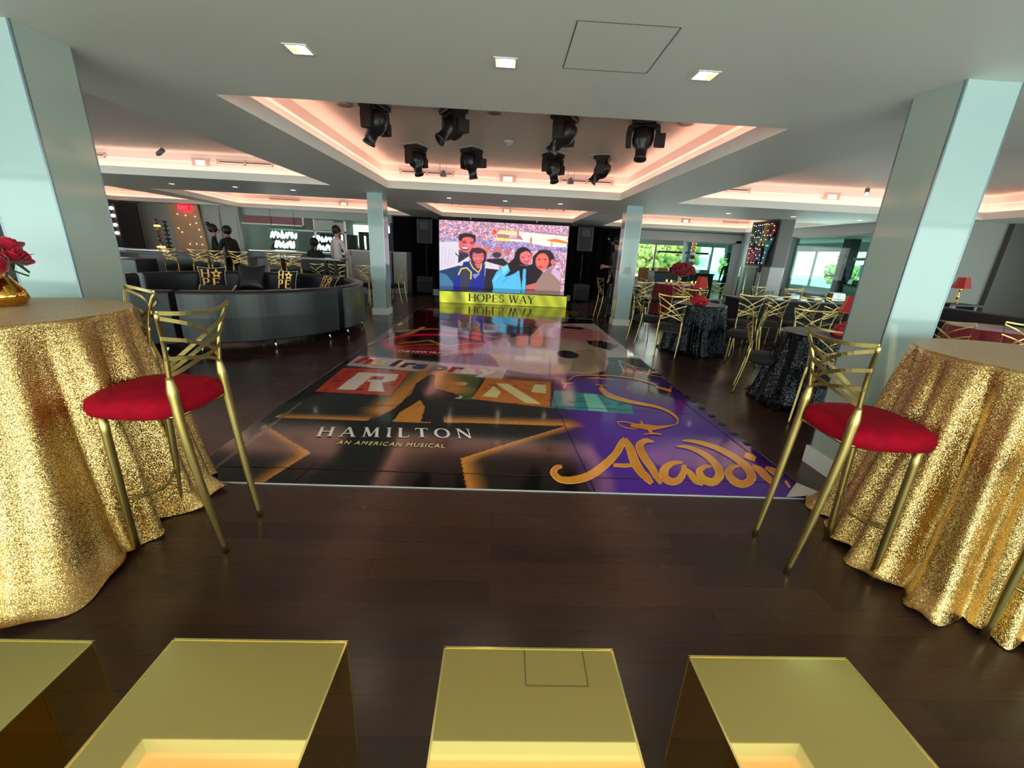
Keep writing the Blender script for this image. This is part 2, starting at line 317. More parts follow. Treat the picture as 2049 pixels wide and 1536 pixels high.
# columns
def column(x0, x1, y0, y1, label, side=1):
    cx, cy = (x0+x1)/2, (y0+y1)/2; w, d = x1-x0, y1-y0
    t = thing('column', label, 'column', (cx,cy,0), 0)
    MB().b2((-w/2+.012,-d/2+.012,0),(w/2-.012,d/2-.012,CZ)).build('core', 'colwhite', t)
    f = MB(); f.b2((-w/2+.01,-d/2,.13),(w/2-.01,-d/2+.012,CZ)); f.b2((-w/2+.01,d/2-.012,.13),(w/2-.01,d/2,CZ)); f.build('front_panel', 'panel', t)
    s = MB(); s.b2((-w/2,-d/2+.01,.13),(-w/2+.012,d/2-.01,CZ)); s.b2((w/2-.012,-d/2+.01,.13),(w/2,d/2-.01,CZ)); s.build('side_panel', 'colwhite', t)
    e = MB()
    for a in (-1,1):
        for b in (-1,1): e.b2((a*w/2-a*.010,b*d/2-b*.010,.13),(a*w/2+a*.001,b*d/2+b*.001,CZ))
    e.build('corner_trim', 'metaltrim', t)
    p = .018; MB().b2((-w/2-p,-d/2-p,0),(w/2+p,d/2+p,.135)).build('base_trim', 'white', t, bevel=.003)
    return t
column(2.36,2.67,2.46,2.76,'tall glossy white column at right behind the gold sequin table')
column(-2.74,-2.41,2.48,2.79,'tall glossy white column at left behind the gold sequin table')
column(2.43,2.76,8.78,9.06,'slim white column at right of the stage screen')
column(-2.68,-2.38,8.86,9.2,'slim white column at left of the stage screen')


# ---------------------------------------------------------------- walls
def wallbox(name, a, b, m='wall'): return struct(name, MB().b2(a, b), m)
def framed_window(name, a, b, axis, nx, gm, fr='white', t=.05):
    # a,b opposite corners in the wall plane; glass + frame + mullions
    mb = MB(); a = Vector(a); b = Vector(b)
    root = bpy.data.objects.new(name, None); COL.objects.link(root); root['kind'] = 'structure'
    def bar(p, q): mb.b2([min(p[i],q[i])-(t/2 if p[i]==q[i] else 0) for i in range(3)], [max(p[i],q[i])+(t/2 if p[i]==q[i] else 0) for i in range(3)])
    u = 0 if axis == 'x' else 1
    for k in range(nx+1):
        p = list(a); q = list(b); v = a[u]+(b[u]-a[u])*k/nx; p[u] = q[u] = v; o = 1-u; q[o] = p[o]; bar(p, q)
    for z in (a.z, b.z): p = list(a); q = list(b); p[2] = q[2] = z; q[1-u] = p[1-u]; bar(p, q)
    mb.build('window_frame', fr, root)
    g = MB(); p = Vector(a); q = Vector(b)
    c = [p.copy(), p.copy(), p.copy(), p.copy()]; c[1][u] = q[u]; c[2][u] = q[u]; c[2].z = q.z; c[3].z = q.z
    g.add(c, [(0,1,2,3)]); g.build('window_pane', gm, root)
    return root
# wall behind the camera with its glazing, side walls
wallbox('wall_front', (-14,-4.15,0),(12,-4,.35)); wallbox('wall_front', (-14,-4.15,2.3),(12,-4,2.8)); framed_window('window_1', (-14,-4.05,.35),(12,-4.05,2.3),'x',14,'glassC')
wallbox('wall_left', (-14.15,-4,0),(-14,15.2,.5)); wallbox('wall_left', (-14.15,-4,2.2),(-14,15.2,2.8)); wallbox('wall_left', (-14.15,7.5,.5),(-14,15.2,2.2)); framed_window('window_2', (-14.05,-4,.5),(-14.05,7.5,2.2),'y',7,'glassC')
wallbox('wall_right', (12,-4,0),(12.15,8.5,.5)); wallbox('wall_right', (12,-4,2.2),(12.15,8.5,2.8)); wallbox('wall_right', (12,6.2,.5),(12.15,8.5,2.2)); framed_window('window_3', (12.05,-4,.5),(12.05,6.2,2.2),'y',6,'glassC')
# white brick bulkhead right and the brown return beside it
wallbox('wall_right', (8.45,8.45,0),(9.9,8.6,CZ), 'brick'); wallbox('wall_right', (9.9,8.35,0),(12.1,8.6,CZ), 'greyd')
# right room wall beside the buffet deck: fascia over the openings, then jambs
wallbox('wall_right', (8.25,8.6,2.16),(8.45,14.9,CZ), 'white2'); wallbox('wall_right', (8.25,12.35,0),(8.5,12.85,2.2), 'white2'); wallbox('wall_right', (8.28,8.6,0),(8.5,8.9,2.2), 'white2'); wallbox('wall_right', (8.28,13.6,0),(8.5,15.0,2.2),'white2')
framed_window('window_4', (8.36,8.9,.72),(8.36,12.35,2.16),'y',1,'glassT','white2',.06)
wallbox('wall_right', (8.28,8.9,0),(8.44,12.35,.7), 'blackgl')
# back wall, right of the stage
wallbox('wall_back', (4.2,15.0,2.02),(8.5,15.15,CZ), 'white2'); wallbox('wall_back', (8.1,15.0,0),(8.6,15.15,2.1), 'white2'); wallbox('wall_back', (4.2,15.0,0),(4.55,15.15,2.1), 'white2')
framed_window('window_5', (6.35,15.08,.05),(8.1,15.08,2.02),'x',1,'glassT','white2',.07)
struct('trim_3', MB().b2((3.3,14.98,2.30),(8.4,15.02,2.325)), 'dark')
# marquee pillar
t = thing('pillar', 'dark brown-grey pillar carrying the colourful marquee letters', 'pillar', (6.36,10.37,0))
MB().b2((-.14,-.54,1.33),(.2,.54,CZ)).build('upper_cladding', 'greyd', t); MB().b2((-.13,-.53,0),(.19,.53,1.33)).build('lower_cladding', 'white2', t)
# back wall left of the stage
wallbox('wall_back', (-14,15.1,0),(-8.95,15.25,CZ+.45), 'curtain')
wallbox('wall_back', (-8.95,15.1,2.14),(-3.3,15.25,CZ+.45), 'wallgrey'); wallbox('wall_back', (-3.3,15.1,0),(4.2,15.25,CZ+.45), 'black')
struct('wall_back', MB().b2((-9.95,14.9,0),(-9.35,15.0,CZ)).b2((-9.33,14.9,0),(-8.75,15.0,CZ)), 'wallgrey')
o = struct('door_1', MB().b2((-9.93,14.87,.02),(-9.37,14.9,2.1)), 'wallgrey'); MB().tube([(-9.42,14.85,.9),(-9.42,14.84,1.02),(-9.42,14.85,1.15)], .012, 6).build('door_handle', 'chrome', o)
o = struct('door_2', MB().b2((-9.31,14.87,.02),(-8.8,14.9,2.1)), 'wallgrey'); MB().tube([(-9.26,14.85,.9),(-9.26,14.84,1.02),(-9.26,14.85,1.15)], .012, 6).build('door_handle', 'chrome', o)
# beige slanted panel with bulbs and the red exit sign
t = thing('lit_panel', 'tall beige leaning panel sprinkled with tiny bulbs under the exit sign', 'panel', (-10.35,14.75,0))
MB().add([(-.30,0,0),(.62,0,0),(.40,0,2.35),(-.52,0,2.35),(-.30,.06,0),(.62,.06,0),(.40,.06,2.35),(-.52,.06,2.35)], [(0,1,2,3),(4,5,6,7),(0,1,5,4),(1,2,6,5),(2,3,7,6),(3,0,4,7)]).build('board', 'beige', t)
for x,z in ((-.25,2.05),(0,2.02),(.3,2.0),(.3,1.8),(-.3,1.62),(.36,1.6),(-.2,1.5),(.38,1.38),(.2,1.15),(-.02,1.14),(.38,1.14),(.1,1.75)): MB().sphere((x,-.012,z),.013,n=6).build('bulb', 'star', t)
t = thing('exit_sign', 'glowing red exit sign high on the beige leaning panel', 'exit sign', (-10.3,14.66,2.17)); MB().b2((-.17,-.03,0),(.17,.03,.17)).build('housing', 'exitred', t)
text_mesh('letters', 'EXIT', .15, 'white', t, (-.15,-.034,.03), (R(90),0,0), .002)
# black screen left
t = thing('hanging_screen', 'large black hanging screen at far left behind the sofas', 'screen', (-12.25,14.3,0)); MB().b2((-1.0,-.03,.75),(.75,.03,2.28)).build('cloth', 'black', t)
MB().tube([(-1.05,0,2.3),(.82,0,2.3)], .02, 6).build('rail', 'dark', t); MB().tube([(-.95,0,0),(-.95,0,2.3)], .015, 6).build('post', 'dark', t); MB().tube([(.72,0,0),(.72,0,2.3)], .015, 6).build('post', 'dark', t)

# ---------------------------------------------------------------- bar area at the back left
struct('wall_back', MB().b2((-13,18.8,0),(-3,18.9,2.6)), 'wallgrey'); struct('floor', MB().b2((-13,15.25,-.02),(-3,18.8,0)), 'floor'); struct('ceiling', MB().b2((-13,15.25,2.35),(-3,18.8,2.4)), 'ceil'); struct('wall_left', MB().b2((-9.1,15.25,0),(-9.0,18.8,2.35)), 'wallgrey')
o = struct('window_6', MB().b2((-6.3,18.72,1.0),(-3.2,18.78,2.15)), 'bright')
for x in (-5.3,-4.3): MB().b2((x-.05,18.66,1.0),(x+.05,18.72,2.15)).build('window_frame', 'white', o)
t = thing('bar_header', 'dark red glass header over the glowing bar opening', 'bar header', (-7.65,15.0,0))
MB().b2((-1.0,-.05,1.90),(.95,.05,2.13)).build('red_glass', 'redgl', t); MB().b2((-1.05,-.06,1.86),(1.0,.06,1.90)).b2((.95,-.06,1.86),(1.0,.06,2.15)).build('frame', 'white', t)
t = thing('bar_screen_frame', 'pale grey panelled frame beside the red header', 'partition', (-5.9,15.0,0)); MB().b2((-.75,-.04,1.78),(-.45,.04,2.12)).build('panel', 'greyd', t); MB().b2((-.42,-.04,1.78),(.2,.04,2.1)).build('panel', 'wallgrey', t); MB().b2((.22,-.04,1.75),(.55,.04,2.05)).build('panel', 'curtain', t)
m = MB(); m.b2((-.45,-.05,0),(-.41,.05,2.12)).b2((.55,-.05,0),(.59,.05,2.1)).b2((-1.9,-.05,1.72),(.59,.05,1.76)); m.build('frame', 'white', t)
t = thing('bar_counter', 'bar counter with a bright metal edge below the neon lettering', 'counter', (-6.3,13.9,0)); MB().b2((-1.5,-.35,1.04),(1.5,.35,1.09)).build('worktop', 'steel', t, bevel=.01); MB().b2((-1.4,-.25,0),(1.4,.3,1.04)).build('body', 'blackgl', t)
def neon(name, label, x, y, z, w, h, m, seed, rows):
    t = thing(name, label, 'neon sign', (x,y,z)); r = random.Random(seed)
    for k in range(rows):
        P = []; n = 16; z0 = h*(rows-1-k)/rows
        for i in range(n): P.append((w*(i/(n-1)-.5)*(1 if k == 0 else .75)+.03*math.sin(i*2.3), 0, z0+h/rows*(.85 if i%2 else .15)*(r.uniform(.75,1))))
        MB().tube(smooth_path(P, 4), .024, 6).build('tube_script', m, t)
    MB().b2((-w/2-.05,.03,-.05),(w/2+.05,.035,h+.05)).build('backing', 'glassC', t)
    for s in (-1,1): MB().tube([(s*w*.45,.032,h),(s*w*.45,.032,(2.37 if y < 15.1 else 2.35)-z)], .006, 5).build('hanging_wire', 'dark', t)
neon('neon_sign', 'white neon script blazing over the bar counter', -7.35, 14.9, 1.12, .85, .62, 'neon', 3, 2)
neon('neon_sign', 'fainter pale blue neon script right of the white one', -6.2, 15.3, 1.10, .75, .55, 'neonblue', 5, 2)
t = thing('back_bar', 'dark back bar shelf seen behind the neon lettering', 'shelf', (-6.0,17.6,0)); MB().b2((-1.2,-.1,0),(.2,.1,1.72)).build('cabinet', 'black', t); MB().b2((.3,-.1,0),(2.6,.1,1.85)).build('cabinet', 'black', t); MB().b2((-1.2,-.3,1.0),(2.6,.1,1.05)).build('shelf_board', 'brassd', t)
for i,(x,m_) in enumerate(((-.35,'lampdim'),(.55,'lampdim'),(.9,'neonblue'),(2.0,'lampdim'))): MB().b2((x-.03,-.12,1.2),(x+.03,-.1,1.7)).build('light_strip', m_, t)
r = random.Random(4)
for i in range(14): 
    x = -.9+i*.24; b = MB().lathe([(.03,0),(.034,.02),(.034,.15),(.012,.2),(.012,.26)], 10).build('bottle', 'blackgl' if i%3 else 'brassd'); b.location = (-6.0+x,17.42,1.05); tag(b, 'bottle standing on the dark back bar shelf behind the neon', 'bottle', 'bottles on the back bar')
# white service cabinets by the slim left column
t = thing('service_counter', 'white service counter with a taller side panel left of the slim column', 'counter', (-3.85,12.9,0)); MB().b2((-.6,-.3,0),(.5,.3,1.2)).build('body', 'white2', t); MB().b2((-.62,-.33,1.2),(.52,.33,1.23)).build('worktop', 'white', t); MB().b2((-.55,-.31,.1),(-.52,-.3,1.15)).b2((.42,-.31,.1),(.45,-.3,1.15)).build('edge_strip', 'white', t)
t = thing('service_cabinet', 'low grey-white cabinet right of the slim left column', 'cabinet', (-3.1,13.6,0)); MB().b2((-.2,-.4,0),(.2,.4,1.2)).build('body', 'white2', t); MB().b2((-.21,-.41,1.2),(.21,.41,1.22)).build('top', 'white', t)
t = thing('banner', 'purple and pink patterned banner strip behind the slim left column', 'banner', (-3.62,14.6,0)); MB().b2((-.1,-.02,0),(.1,.02,2.1)).build('cloth', 'b_navy', t)

# ---------------------------------------------------------------- stage, screen, drapes, speakers
class Canvas:
    def __init__(s, w, h, x0, y0, x1, y1, bgc):
        s.w, s.h = w, h; s.X, s.Y = np.meshgrid(np.linspace(x0,x1,w), np.linspace(y0,y1,h)); s.a = np.zeros((h,w,3))+np.array(bgc)
    def inside(s, P):
        c = np.zeros((s.h,s.w), bool); n = len(P)
        for i in range(n):
            (xa,ya),(xb,yb) = P[i], P[(i+1)%n]
            if ya == yb: continue
            k = ((ya > s.Y) != (yb > s.Y)) & (s.X < (xb-xa)*(s.Y-ya)/(yb-ya)+xa); c ^= k
        return c
    def dist(s, P, closed=True):
        d = np.full((s.h,s.w), 1e9); n = len(P)
        for i in range(n if closed else n-1):
            (xa,ya),(xb,yb) = P[i], P[(i+1)%n]; vx, vy = xb-xa, yb-ya; L = vx*vx+vy*vy+1e-12
            t = np.clip(((s.X-xa)*vx+(s.Y-ya)*vy)/L, 0, 1); d = np.minimum(d, np.hypot(s.X-xa-t*vx, s.Y-ya-t*vy))
        return d
    def poly(s, P, c, a=1.): s.put(s.inside(P)*a, c)
    def line(s, P, c, w, a=1.): s.put(np.clip((w/2-s.dist(P, False))/(w*.2+1e-6), 0, 1)*a, c)
    def ell(s, x, y, rx, ry, c, a=1., rot=0.):
        dx, dy = s.X-x, s.Y-y; cr, sr = math.cos(rot), math.sin(rot); u = (dx*cr+dy*sr)/rx; v = (-dx*sr+dy*cr)/ry
        s.put(np.clip((1-np.hypot(u,v))*6, 0, 1)*a, c)
    def put(s, m, c): m = np.asarray(m, float)[...,None]; s.a = s.a*(1-m)+np.array(c, float)*m
def canvas_mesh(cv, name, mat_, fn, parent=None):
    h, w = cv.h, cv.w; pts = np.empty((h*w,3)); fn(cv.X.ravel(), cv.Y.ravel(), pts)
    me = bpy.data.meshes.new(name); idx = np.arange(h*w).reshape(h,w)
    q = np.stack([idx[:-1,:-1], idx[:-1,1:], idx[1:,1:], idx[1:,:-1]], -1).reshape(-1,4)
    me.vertices.add(h*w); me.vertices.foreach_set('co', pts.ravel()); me.loops.add(q.size); me.loops.foreach_set('vertex_index', q.ravel().astype(np.int32))
    me.polygons.add(len(q)); me.polygons.foreach_set('loop_start', np.arange(0,q.size,4,dtype=np.int32)); me.update(calc_edges=True); me.validate()
    at = me.color_attributes.new('print', 'FLOAT_COLOR', 'POINT'); c = np.clip(cv.a/255,0,1).reshape(-1,3)
    lin = np.where(c <= .04045, c/12.92, ((c+.055)/1.055)**2.4); at.data.foreach_set('color', np.c_[lin, np.ones(len(lin))].ravel().astype(np.float32))
    me.materials.append(M[mat_]); o = bpy.data.objects.new(name, me); COL.objects.link(o); o.parent = parent; return o

# picture on the LED wall, painted in its own units (x 135..1970, y 140..1210)
def screen_art():
    c = Canvas(400, 214, 135, 140, 1970, 1210, (205,170,190)); rs = np.random.RandomState(3)
    H, Wd = c.h, c.w
    pal = np.array([(240,190,200),(232,140,160),(255,235,240),(120,90,120),(205,60,90),(90,110,200),(230,200,220),(200,130,150),(255,255,255),(160,110,140),(70,50,70)])
    g = pal[rs.randint(0,len(pal),(H//5+2,Wd//4+2))]; g = np.repeat(np.repeat(g,5,0),4,1)[:H,:Wd]; g2 = pal[rs.randint(0,len(pal),(H//3+2,Wd//3+2))]; g2 = np.repeat(np.repeat(g2,3,0),3,1)[:H,:Wd]
    g = .5*g+.5*np.roll(g2,1,0); c.a = .3*g+.3*np.roll(g,1,1)+.25*np.roll(g,2,1)+.15*np.roll(g,1,0); c.a = c.a*.8+np.array((250,205,220))*.2
    # crowd band in blue lower down
    blue = (c.Y > 420) & (c.Y < 560) & (rs.rand(H,Wd) < .35); c.put(blue*.8, (80,110,220))
    # court
    c.poly([(985,250),(1960,300),(1955,470),(1700,480),(1340,420),(940,420),(945,330)], (255,246,226)); c.poly([(985,250),(1250,262),(1240,300),(975,300)], (250,225,120)); c.poly([(940,375),(1170,385),(1140,425),(940,420)], (250,232,110))
    c.poly([(950,312),(1280,322),(1330,388),(950,372)], (190,120,130)); c.poly([(1130,315),(1240,320),(1230,370),(1120,368)], (220,180,200)); c.poly([(885,250),(940,250),(940,325),(885,325)], (250,90,40))
    c.poly([(1650,372),(1800,345),(1960,385),(1958,418),(1720,392)], (240,130,50)); c.ell(1440,390,18,60,(220,130,110)); c.ell(1250,290,16,50,(215,120,110)); c.ell(1740,440,16,50,(250,170,140))
    c.poly([(1480,240),(1960,275),(1960,300),(1480,265)], (190,130,160))
    # people behind
    c.ell(690,520,60,60,(225,130,150)); c.ell(965,610,80,85,(190,120,140)); c.ell(970,570,55,50,(215,110,110)); c.ell(960,650,70,50,(60,50,70)); c.poly([(820,720),(1050,700),(1140,800),(1150,1210),(780,1210)], (42,38,48)); c.ell(800,580,40,60,(230,120,80)); c.ell(1110,600,50,60,(200,110,120))
    # man left
    c.poly([(135,490),(300,470),(410,470),(430,620),(560,700),(560,800),(420,860),(230,930),(135,950)], (222,212,226)); c.poly([(135,950),(420,850),(560,880),(420,1210),(135,1210)], (38,64,98)); c.poly([(135,980),(240,1010),(380,1210),(135,1210)], (70,120,160))
    c.poly([(410,600),(540,640),(560,690),(470,760),(420,800)], (52,48,72)); c.line([(365,650),(415,710),(410,800)], (30,30,40), 16)
    for k in range(5): c.line([(180+50*k,560+10*k),(170+40*k,900-20*k)], (190,178,205), 14, .6)
    c.ell(525,500,118,140,(238,106,108),rot=.1); c.ell(470,620,70,30,(200,80,90),.4); c.ell(445,510,40,110,(196,76,90),.35); c.ell(580,420,40,40,(255,150,140),.4); c.ell(530,376,116,52,(40,32,40)); c.ell(436,400,30,60,(40,32,40)); c.ell(634,405,18,66,(40,32,40)); c.ell(540,432,88,52,(238,106,108)); c.line([(462,462),(490,452),(520,460)], (60,30,40), 12); c.line([(575,468),(605,460),(630,470)], (60,30,40), 12); c.ell(495,478,32,10,(120,40,50),rot=.2); c.ell(598,488,30,10,(120,40,50)); c.ell(500,570,62,34,(150,50,60)); c.ell(500,562,50,16,(250,235,235)); c.ell(550,520,20,30,(250,130,120))
    # girl with glasses
    c.ell(690,660,135,120,(60,36,48)); c.poly([(560,640),(600,560),(700,545),(800,600),(815,760),(760,800),(600,800)], (60,36,48)); c.poly([(590,780),(780,790),(790,1210),(400,1210),(430,930)], (62,60,80))
    c.poly([(480,790),(570,770),(640,900),(700,950),(730,900),(750,800),(790,830),(790,1210),(560,1210),(620,1000),(560,900),(460,880)], (34,46,140)); c.poly([(330,1210),(370,980),(430,900),(430,1210)], (34,46,150)); c.line([(575,790),(620,880),(700,950),(735,880),(740,800)], (250,210,70), 22); c.line([(410,1000),(450,900),(530,880),(595,950),(590,1060)], (250,215,70), 26); c.poly([(620,980),(735,960),(650,1060),(620,1010)], (200,205,235), .6)
    c.ell(692,692,92,112,(244,120,124)); c.ell(690,608,70,40,(70,40,50)); c.line([(620,672),(660,655),(690,672),(660,700),(620,695)], (110,50,60), 9); c.line([(705,675),(750,660),(775,680),(745,705),(705,695)], (110,50,60), 9); c.line([(650,745),(690,765),(740,745)], (150,30,50), 12); c.poly([(640,800),(740,800),(720,880),(680,880)], (225,100,105))
    c.poly([(795,760),(1010,815),(1000,890),(800,875)], (224,210,222)); c.ell(1030,840,40,26,(240,130,130))
    # girl in blue
    c.ell(1340,650,135,160,(34,24,34)); c.poly([(1130,780),(1200,700),(1260,560),(1220,640),(1300,800),(1400,800),(1390,1210),(1320,1210),(1300,900),(1180,960),(1080,1010),(1140,880)], (34,24,34))
    c.poly([(1120,790),(1160,900),(1080,1000),(1190,960),(1290,880),(1330,1105),(1340,1210),(925,1210),(900,1070),(960,930),(1030,850)], (90,190,235)); c.poly([(1030,850),(1120,790),(1140,860),(1060,960)], (130,215,245)); c.line([(1060,1090),(1150,980),(1260,920)], (50,140,190), 12); c.line([(930,1080),(1010,950)], (150,225,250), 14); c.poly([(1350,850),(1395,860),(1400,1210),(1340,1210)], (90,190,235)); c.line([(1395,800),(1405,900)], (235,235,240), 14)
    c.poly([(1390,800),(1520,760),(1640,900),(1560,1050),(1560,1210),(1400,1210)], (36,28,38))
    c.ell(1378,668,96,118,(246,118,122),rot=-.15); c.poly([(1230,700),(1250,560),(1330,500),(1440,560),(1380,560),(1300,600),(1270,700)], (34,24,34)); c.ell(1335,668,24,8,(110,40,50)); c.ell(1425,645,22,8,(110,40,50)); c.line([(1350,725),(1395,742),(1430,715)], (170,30,50), 14); c.ell(1390,690,12,18,(250,140,130))
    # woman right
    c.ell(1650,680,160,165,(44,28,34)); c.poly([(1480,640),(1560,560),(1540,800),(1560,900),(1480,900)], (36,24,34)); c.ell(1620,720,108,150,(246,112,96)); c.poly([(1530,600),(1660,570),(1760,700),(1790,640),(1700,530),(1560,540)], (44,28,34)); c.ell(1770,720,30,50,(240,110,100)); c.ell(1575,690,26,9,(120,40,40)); c.ell(1660,685,26,9,(120,40,40)); c.ell(1600,808,40,14,(210,40,60)); c.ell(1600,745,16,26,(252,130,110))
    c.poly([(1640,900),(1790,800),(1920,900),(1915,1210),(1540,1210),(1560,1050)], (160,128,118)); c.poly([(1790,800),(1910,900),(1905,1040),(1760,900)], (214,178,210)); c.poly([(1400,1130),(1560,1070),(1560,1190),(1400,1190)], (200,110,110))
    a = c.a; a = .4*a+.15*(np.roll(a,1,0)+np.roll(a,-1,0)+np.roll(a,1,1)+np.roll(a,-1,1)); a[0], a[-1], a[:,0], a[:,-1] = c.a[0], c.a[-1], c.a[:,0], c.a[:,-1]; c.a = a*(.97+.06*rs.rand(H,Wd,1))
    return c
YS = 12.62
t = thing('led_wall', 'large glowing LED wall showing four smiling people at a basketball game', 'screen', (0,YS,0))
ca = screen_art(); X0, X1, Z0, Z1 = -1.82, 1.885, .315, 2.16
def fs(x, y, p): p[:,0] = X0+(x-135)/(1970-135)*(X1-X0); p[:,1] = -.001; p[:,2] = Z1-(y-140)/(1210-140)*(Z1-Z0)
canvas_mesh(ca, 'picture', 'screen', fs, t)
MB().b2((X0-.02,.004,.33),(X1+.02,.12,Z1+.015)).build('cabinet', 'black', t)
t = thing('screen_truss', 'black pipe running above the LED wall with end clamps', 'pipe', (0,YS,2.2)); MB().tube([(-2.05,.05,0),(2.1,.05,0)], .025, 8).build('pipe', 'black', t)
for x in (-1.93,2.02): MB().b2((x-.09,-.02,-.03),(x+.09,.1,.05)).build('clamp', 'black', t)
for x in (-.93,.95): MB().b2((x-.012,.03,0),(x+.012,.06,.17)).build('hanger', 'white', t)
t = thing('stage', 'low stage with dark shiny top in front of the LED wall', 'stage', (0,11.35,0))
MB().b2((-1.80,0,.30),(1.86,1.26,.335)).build('deck', 'stage', t); MB().b2((-1.78,.01,.0),(1.84,1.2,.30)).build('skirt', 'black', t); MB().b2((-1.81,-.01,.19),(-1.66,.02,.345)).build('end_frame', 'stageside', t); MB().b2((1.80,-.01,.19),(1.88,.02,.345)).build('end_frame', 'stageside', t)
# glowing yellow strip on the stage front
t = thing('led_strip', 'yellow LED strip reading HOPES WAY along the stage front', 'screen', (0,11.325,0))
cf = Canvas(160, 16, 0, 0, 1, 1, (206,214,58)); cf.a = np.array((206,214,58))*(.9+.25*np.sin(cf.X*34)*np.exp(-((cf.X-.1)*3)**2)+.08*np.sin(cf.X*57+cf.Y*3))[...,None]
def ff(x, y, p): p[:,0] = -1.64+x*3.43; p[:,1] = -.002; p[:,2] = .012+y*.30
canvas_mesh(cf, 'glowing_face', 'fascia', ff, t); MB().b2((-1.645,0,.0),(1.795,.02,.315)).build('housing', 'black', t)

# serif capitals drawn from strokes; unit height 1
def serif(ch):
    S = []   # quads
    def bar(x0,y0,x1,y1,w):
        dx, dy = x1-x0, y1-y0; L = math.hypot(dx,dy); nx, ny = -dy/L*w/2, dx/L*w/2; S.append([(x0+nx,y0+ny),(x1+nx,y1+ny),(x1-nx,y1-ny),(x0-nx,y0-ny)])
    def ser(x, y, w=.3): S.append([(x-w/2,y-.022),(x+w/2,y-.022),(x+w/2,y+.022),(x-w/2,y+.022)])
    def arc(cx,cy,rx,ry,a0,a1,wt=.17,wn=.06,n=22):
        for i in range(n):
            q = []
            for a in (a0+(a1-a0)*i/n, a0+(a1-a0)*(i+1)/n):
                w = wn+(wt-wn)*abs(math.cos(R(a))); q.append(((cx+(rx+w/2)*math.cos(R(a)),cy+(ry+w/2)*math.sin(R(a))),(cx+(rx-w/2)*math.cos(R(a)),cy+(ry-w/2)*math.sin(R(a)))))
            S.append([q[0][0],q[1][0],q[1][1],q[0][1]])
    T, N = .17, .07
    if ch == 'H': bar(.15,0,.15,1,T); bar(.75,0,.75,1,T); bar(.15,.52,.75,.52,N); [ser(x,y) for x in (.15,.75) for y in (.02,.98)]; w = .9
    elif ch == 'A': bar(.12,0,.45,1,N); bar(.45,1,.8,0,T); bar(.22,.33,.68,.33,N); ser(.12,.02,.26); ser(.8,.02,.3); w = .92
    elif ch == 'M': bar(.15,0,.2,1,N); bar(.2,1,.5,.05,T); bar(.5,.05,.82,1,N); bar(.82,1,.86,0,T); ser(.15,.02,.26); ser(.86,.02,.3); ser(.16,.98,.2); ser(.86,.98,.2); w = 1.02
    elif ch == 'I': bar(.18,0,.18,1,T); ser(.18,.02); ser(.18,.98); w = .36
    elif ch == 'L': bar(.15,0,.15,1,T); bar(.15,.025,.62,.025,N); bar(.6,.02,.63,.22,.04); ser(.15,.98); w = .68
    elif ch == 'T': bar(.38,0,.38,1,T); bar(.03,.975,.73,.975,N); bar(.04,.98,.03,.78,.04); bar(.72,.98,.73,.78,.04); ser(.38,.02); w = .78
    elif ch == 'O': arc(.45,.5,.38,.47,0,360); w = .95
    elif ch == 'N': bar(.14,0,.14,1,N); bar(.14,1,.76,.02,T); bar(.76,0,.76,1,N); ser(.14,.02,.24); ser(.76,.98,.24); ser(.12,.98,.18); w = .9
    elif ch == 'P': bar(.15,0,.15,1,T); arc(.3,.73,.24,.25,-90,90); bar(.15,.98,.32,.98,N); bar(.15,.48,.32,.48,N); ser(.15,.02); w = .68
    elif ch == 'E': bar(.15,0,.15,1,T); bar(.1,.975,.6,.975,N); bar(.1,.025,.64,.025,N); bar(.15,.52,.5,.52,N); bar(.6,.98,.61,.8,.04); bar(.64,.02,.65,.22,.04); bar(.5,.42,.5,.62,.04); w = .72
    elif ch == 'S': arc(.33,.74,.21,.23,20,260,.11,.06); arc(.33,.27,.23,.24,80,-160,.11,.06); bar(.54,.98,.54,.78,.03); bar(.1,.02,.1,.22,.03); w = .64
    elif ch == 'W': bar(.08,1,.34,0,T); bar(.34,0,.56,1,N); bar(.5,1,.78,0,T); bar(.78,0,1.02,1,N); ser(.08,.98,.26); ser(1.02,.98,.22); w = 1.1
    elif ch == 'Y': bar(.08,1,.4,.48,T); bar(.4,.48,.74,1,N); bar(.4,0,.4,.5,T); ser(.08,.98,.26); ser(.74,.98,.22); ser(.4,.02); w = .82
    elif ch == 'B': bar(.15,0,.15,1,T); arc(.32,.75,.2,.23,-90,90); arc(.34,.27,.25,.245,-90,90); bar(.1,.98,.34,.98,N); bar(.1,.025,.36,.025,N); bar(.15,.515,.34,.515,N); w = .7
    else: w = .45
    return S, w
def serif_word(s, h, sp=0.1, sx=1.):
    x = 0; out = []
    for ch in s:
        q, w = serif(ch); out.append([[((x+px*sx)*h, py*h) for px,py in p] for p in q]); x += w*sx+sp
    return out, x*h
def word_mb(word, fn, mb=None):
    mb = mb or MB(); k = 0
    for L in word:
        for p in L:
            mb.add([fn(a, b, k%4) for a, b in p], [tuple(range(len(p)))]); k += 1
    return mb
wd, wl = serif_word('HOPES WAY', .20, .032, 1.28)
word_mb(wd, lambda a,b,k: (a*1.80/wl-.87, -.006-.0004*k, .075+b)).build('lettering', 'ledtxt', t)

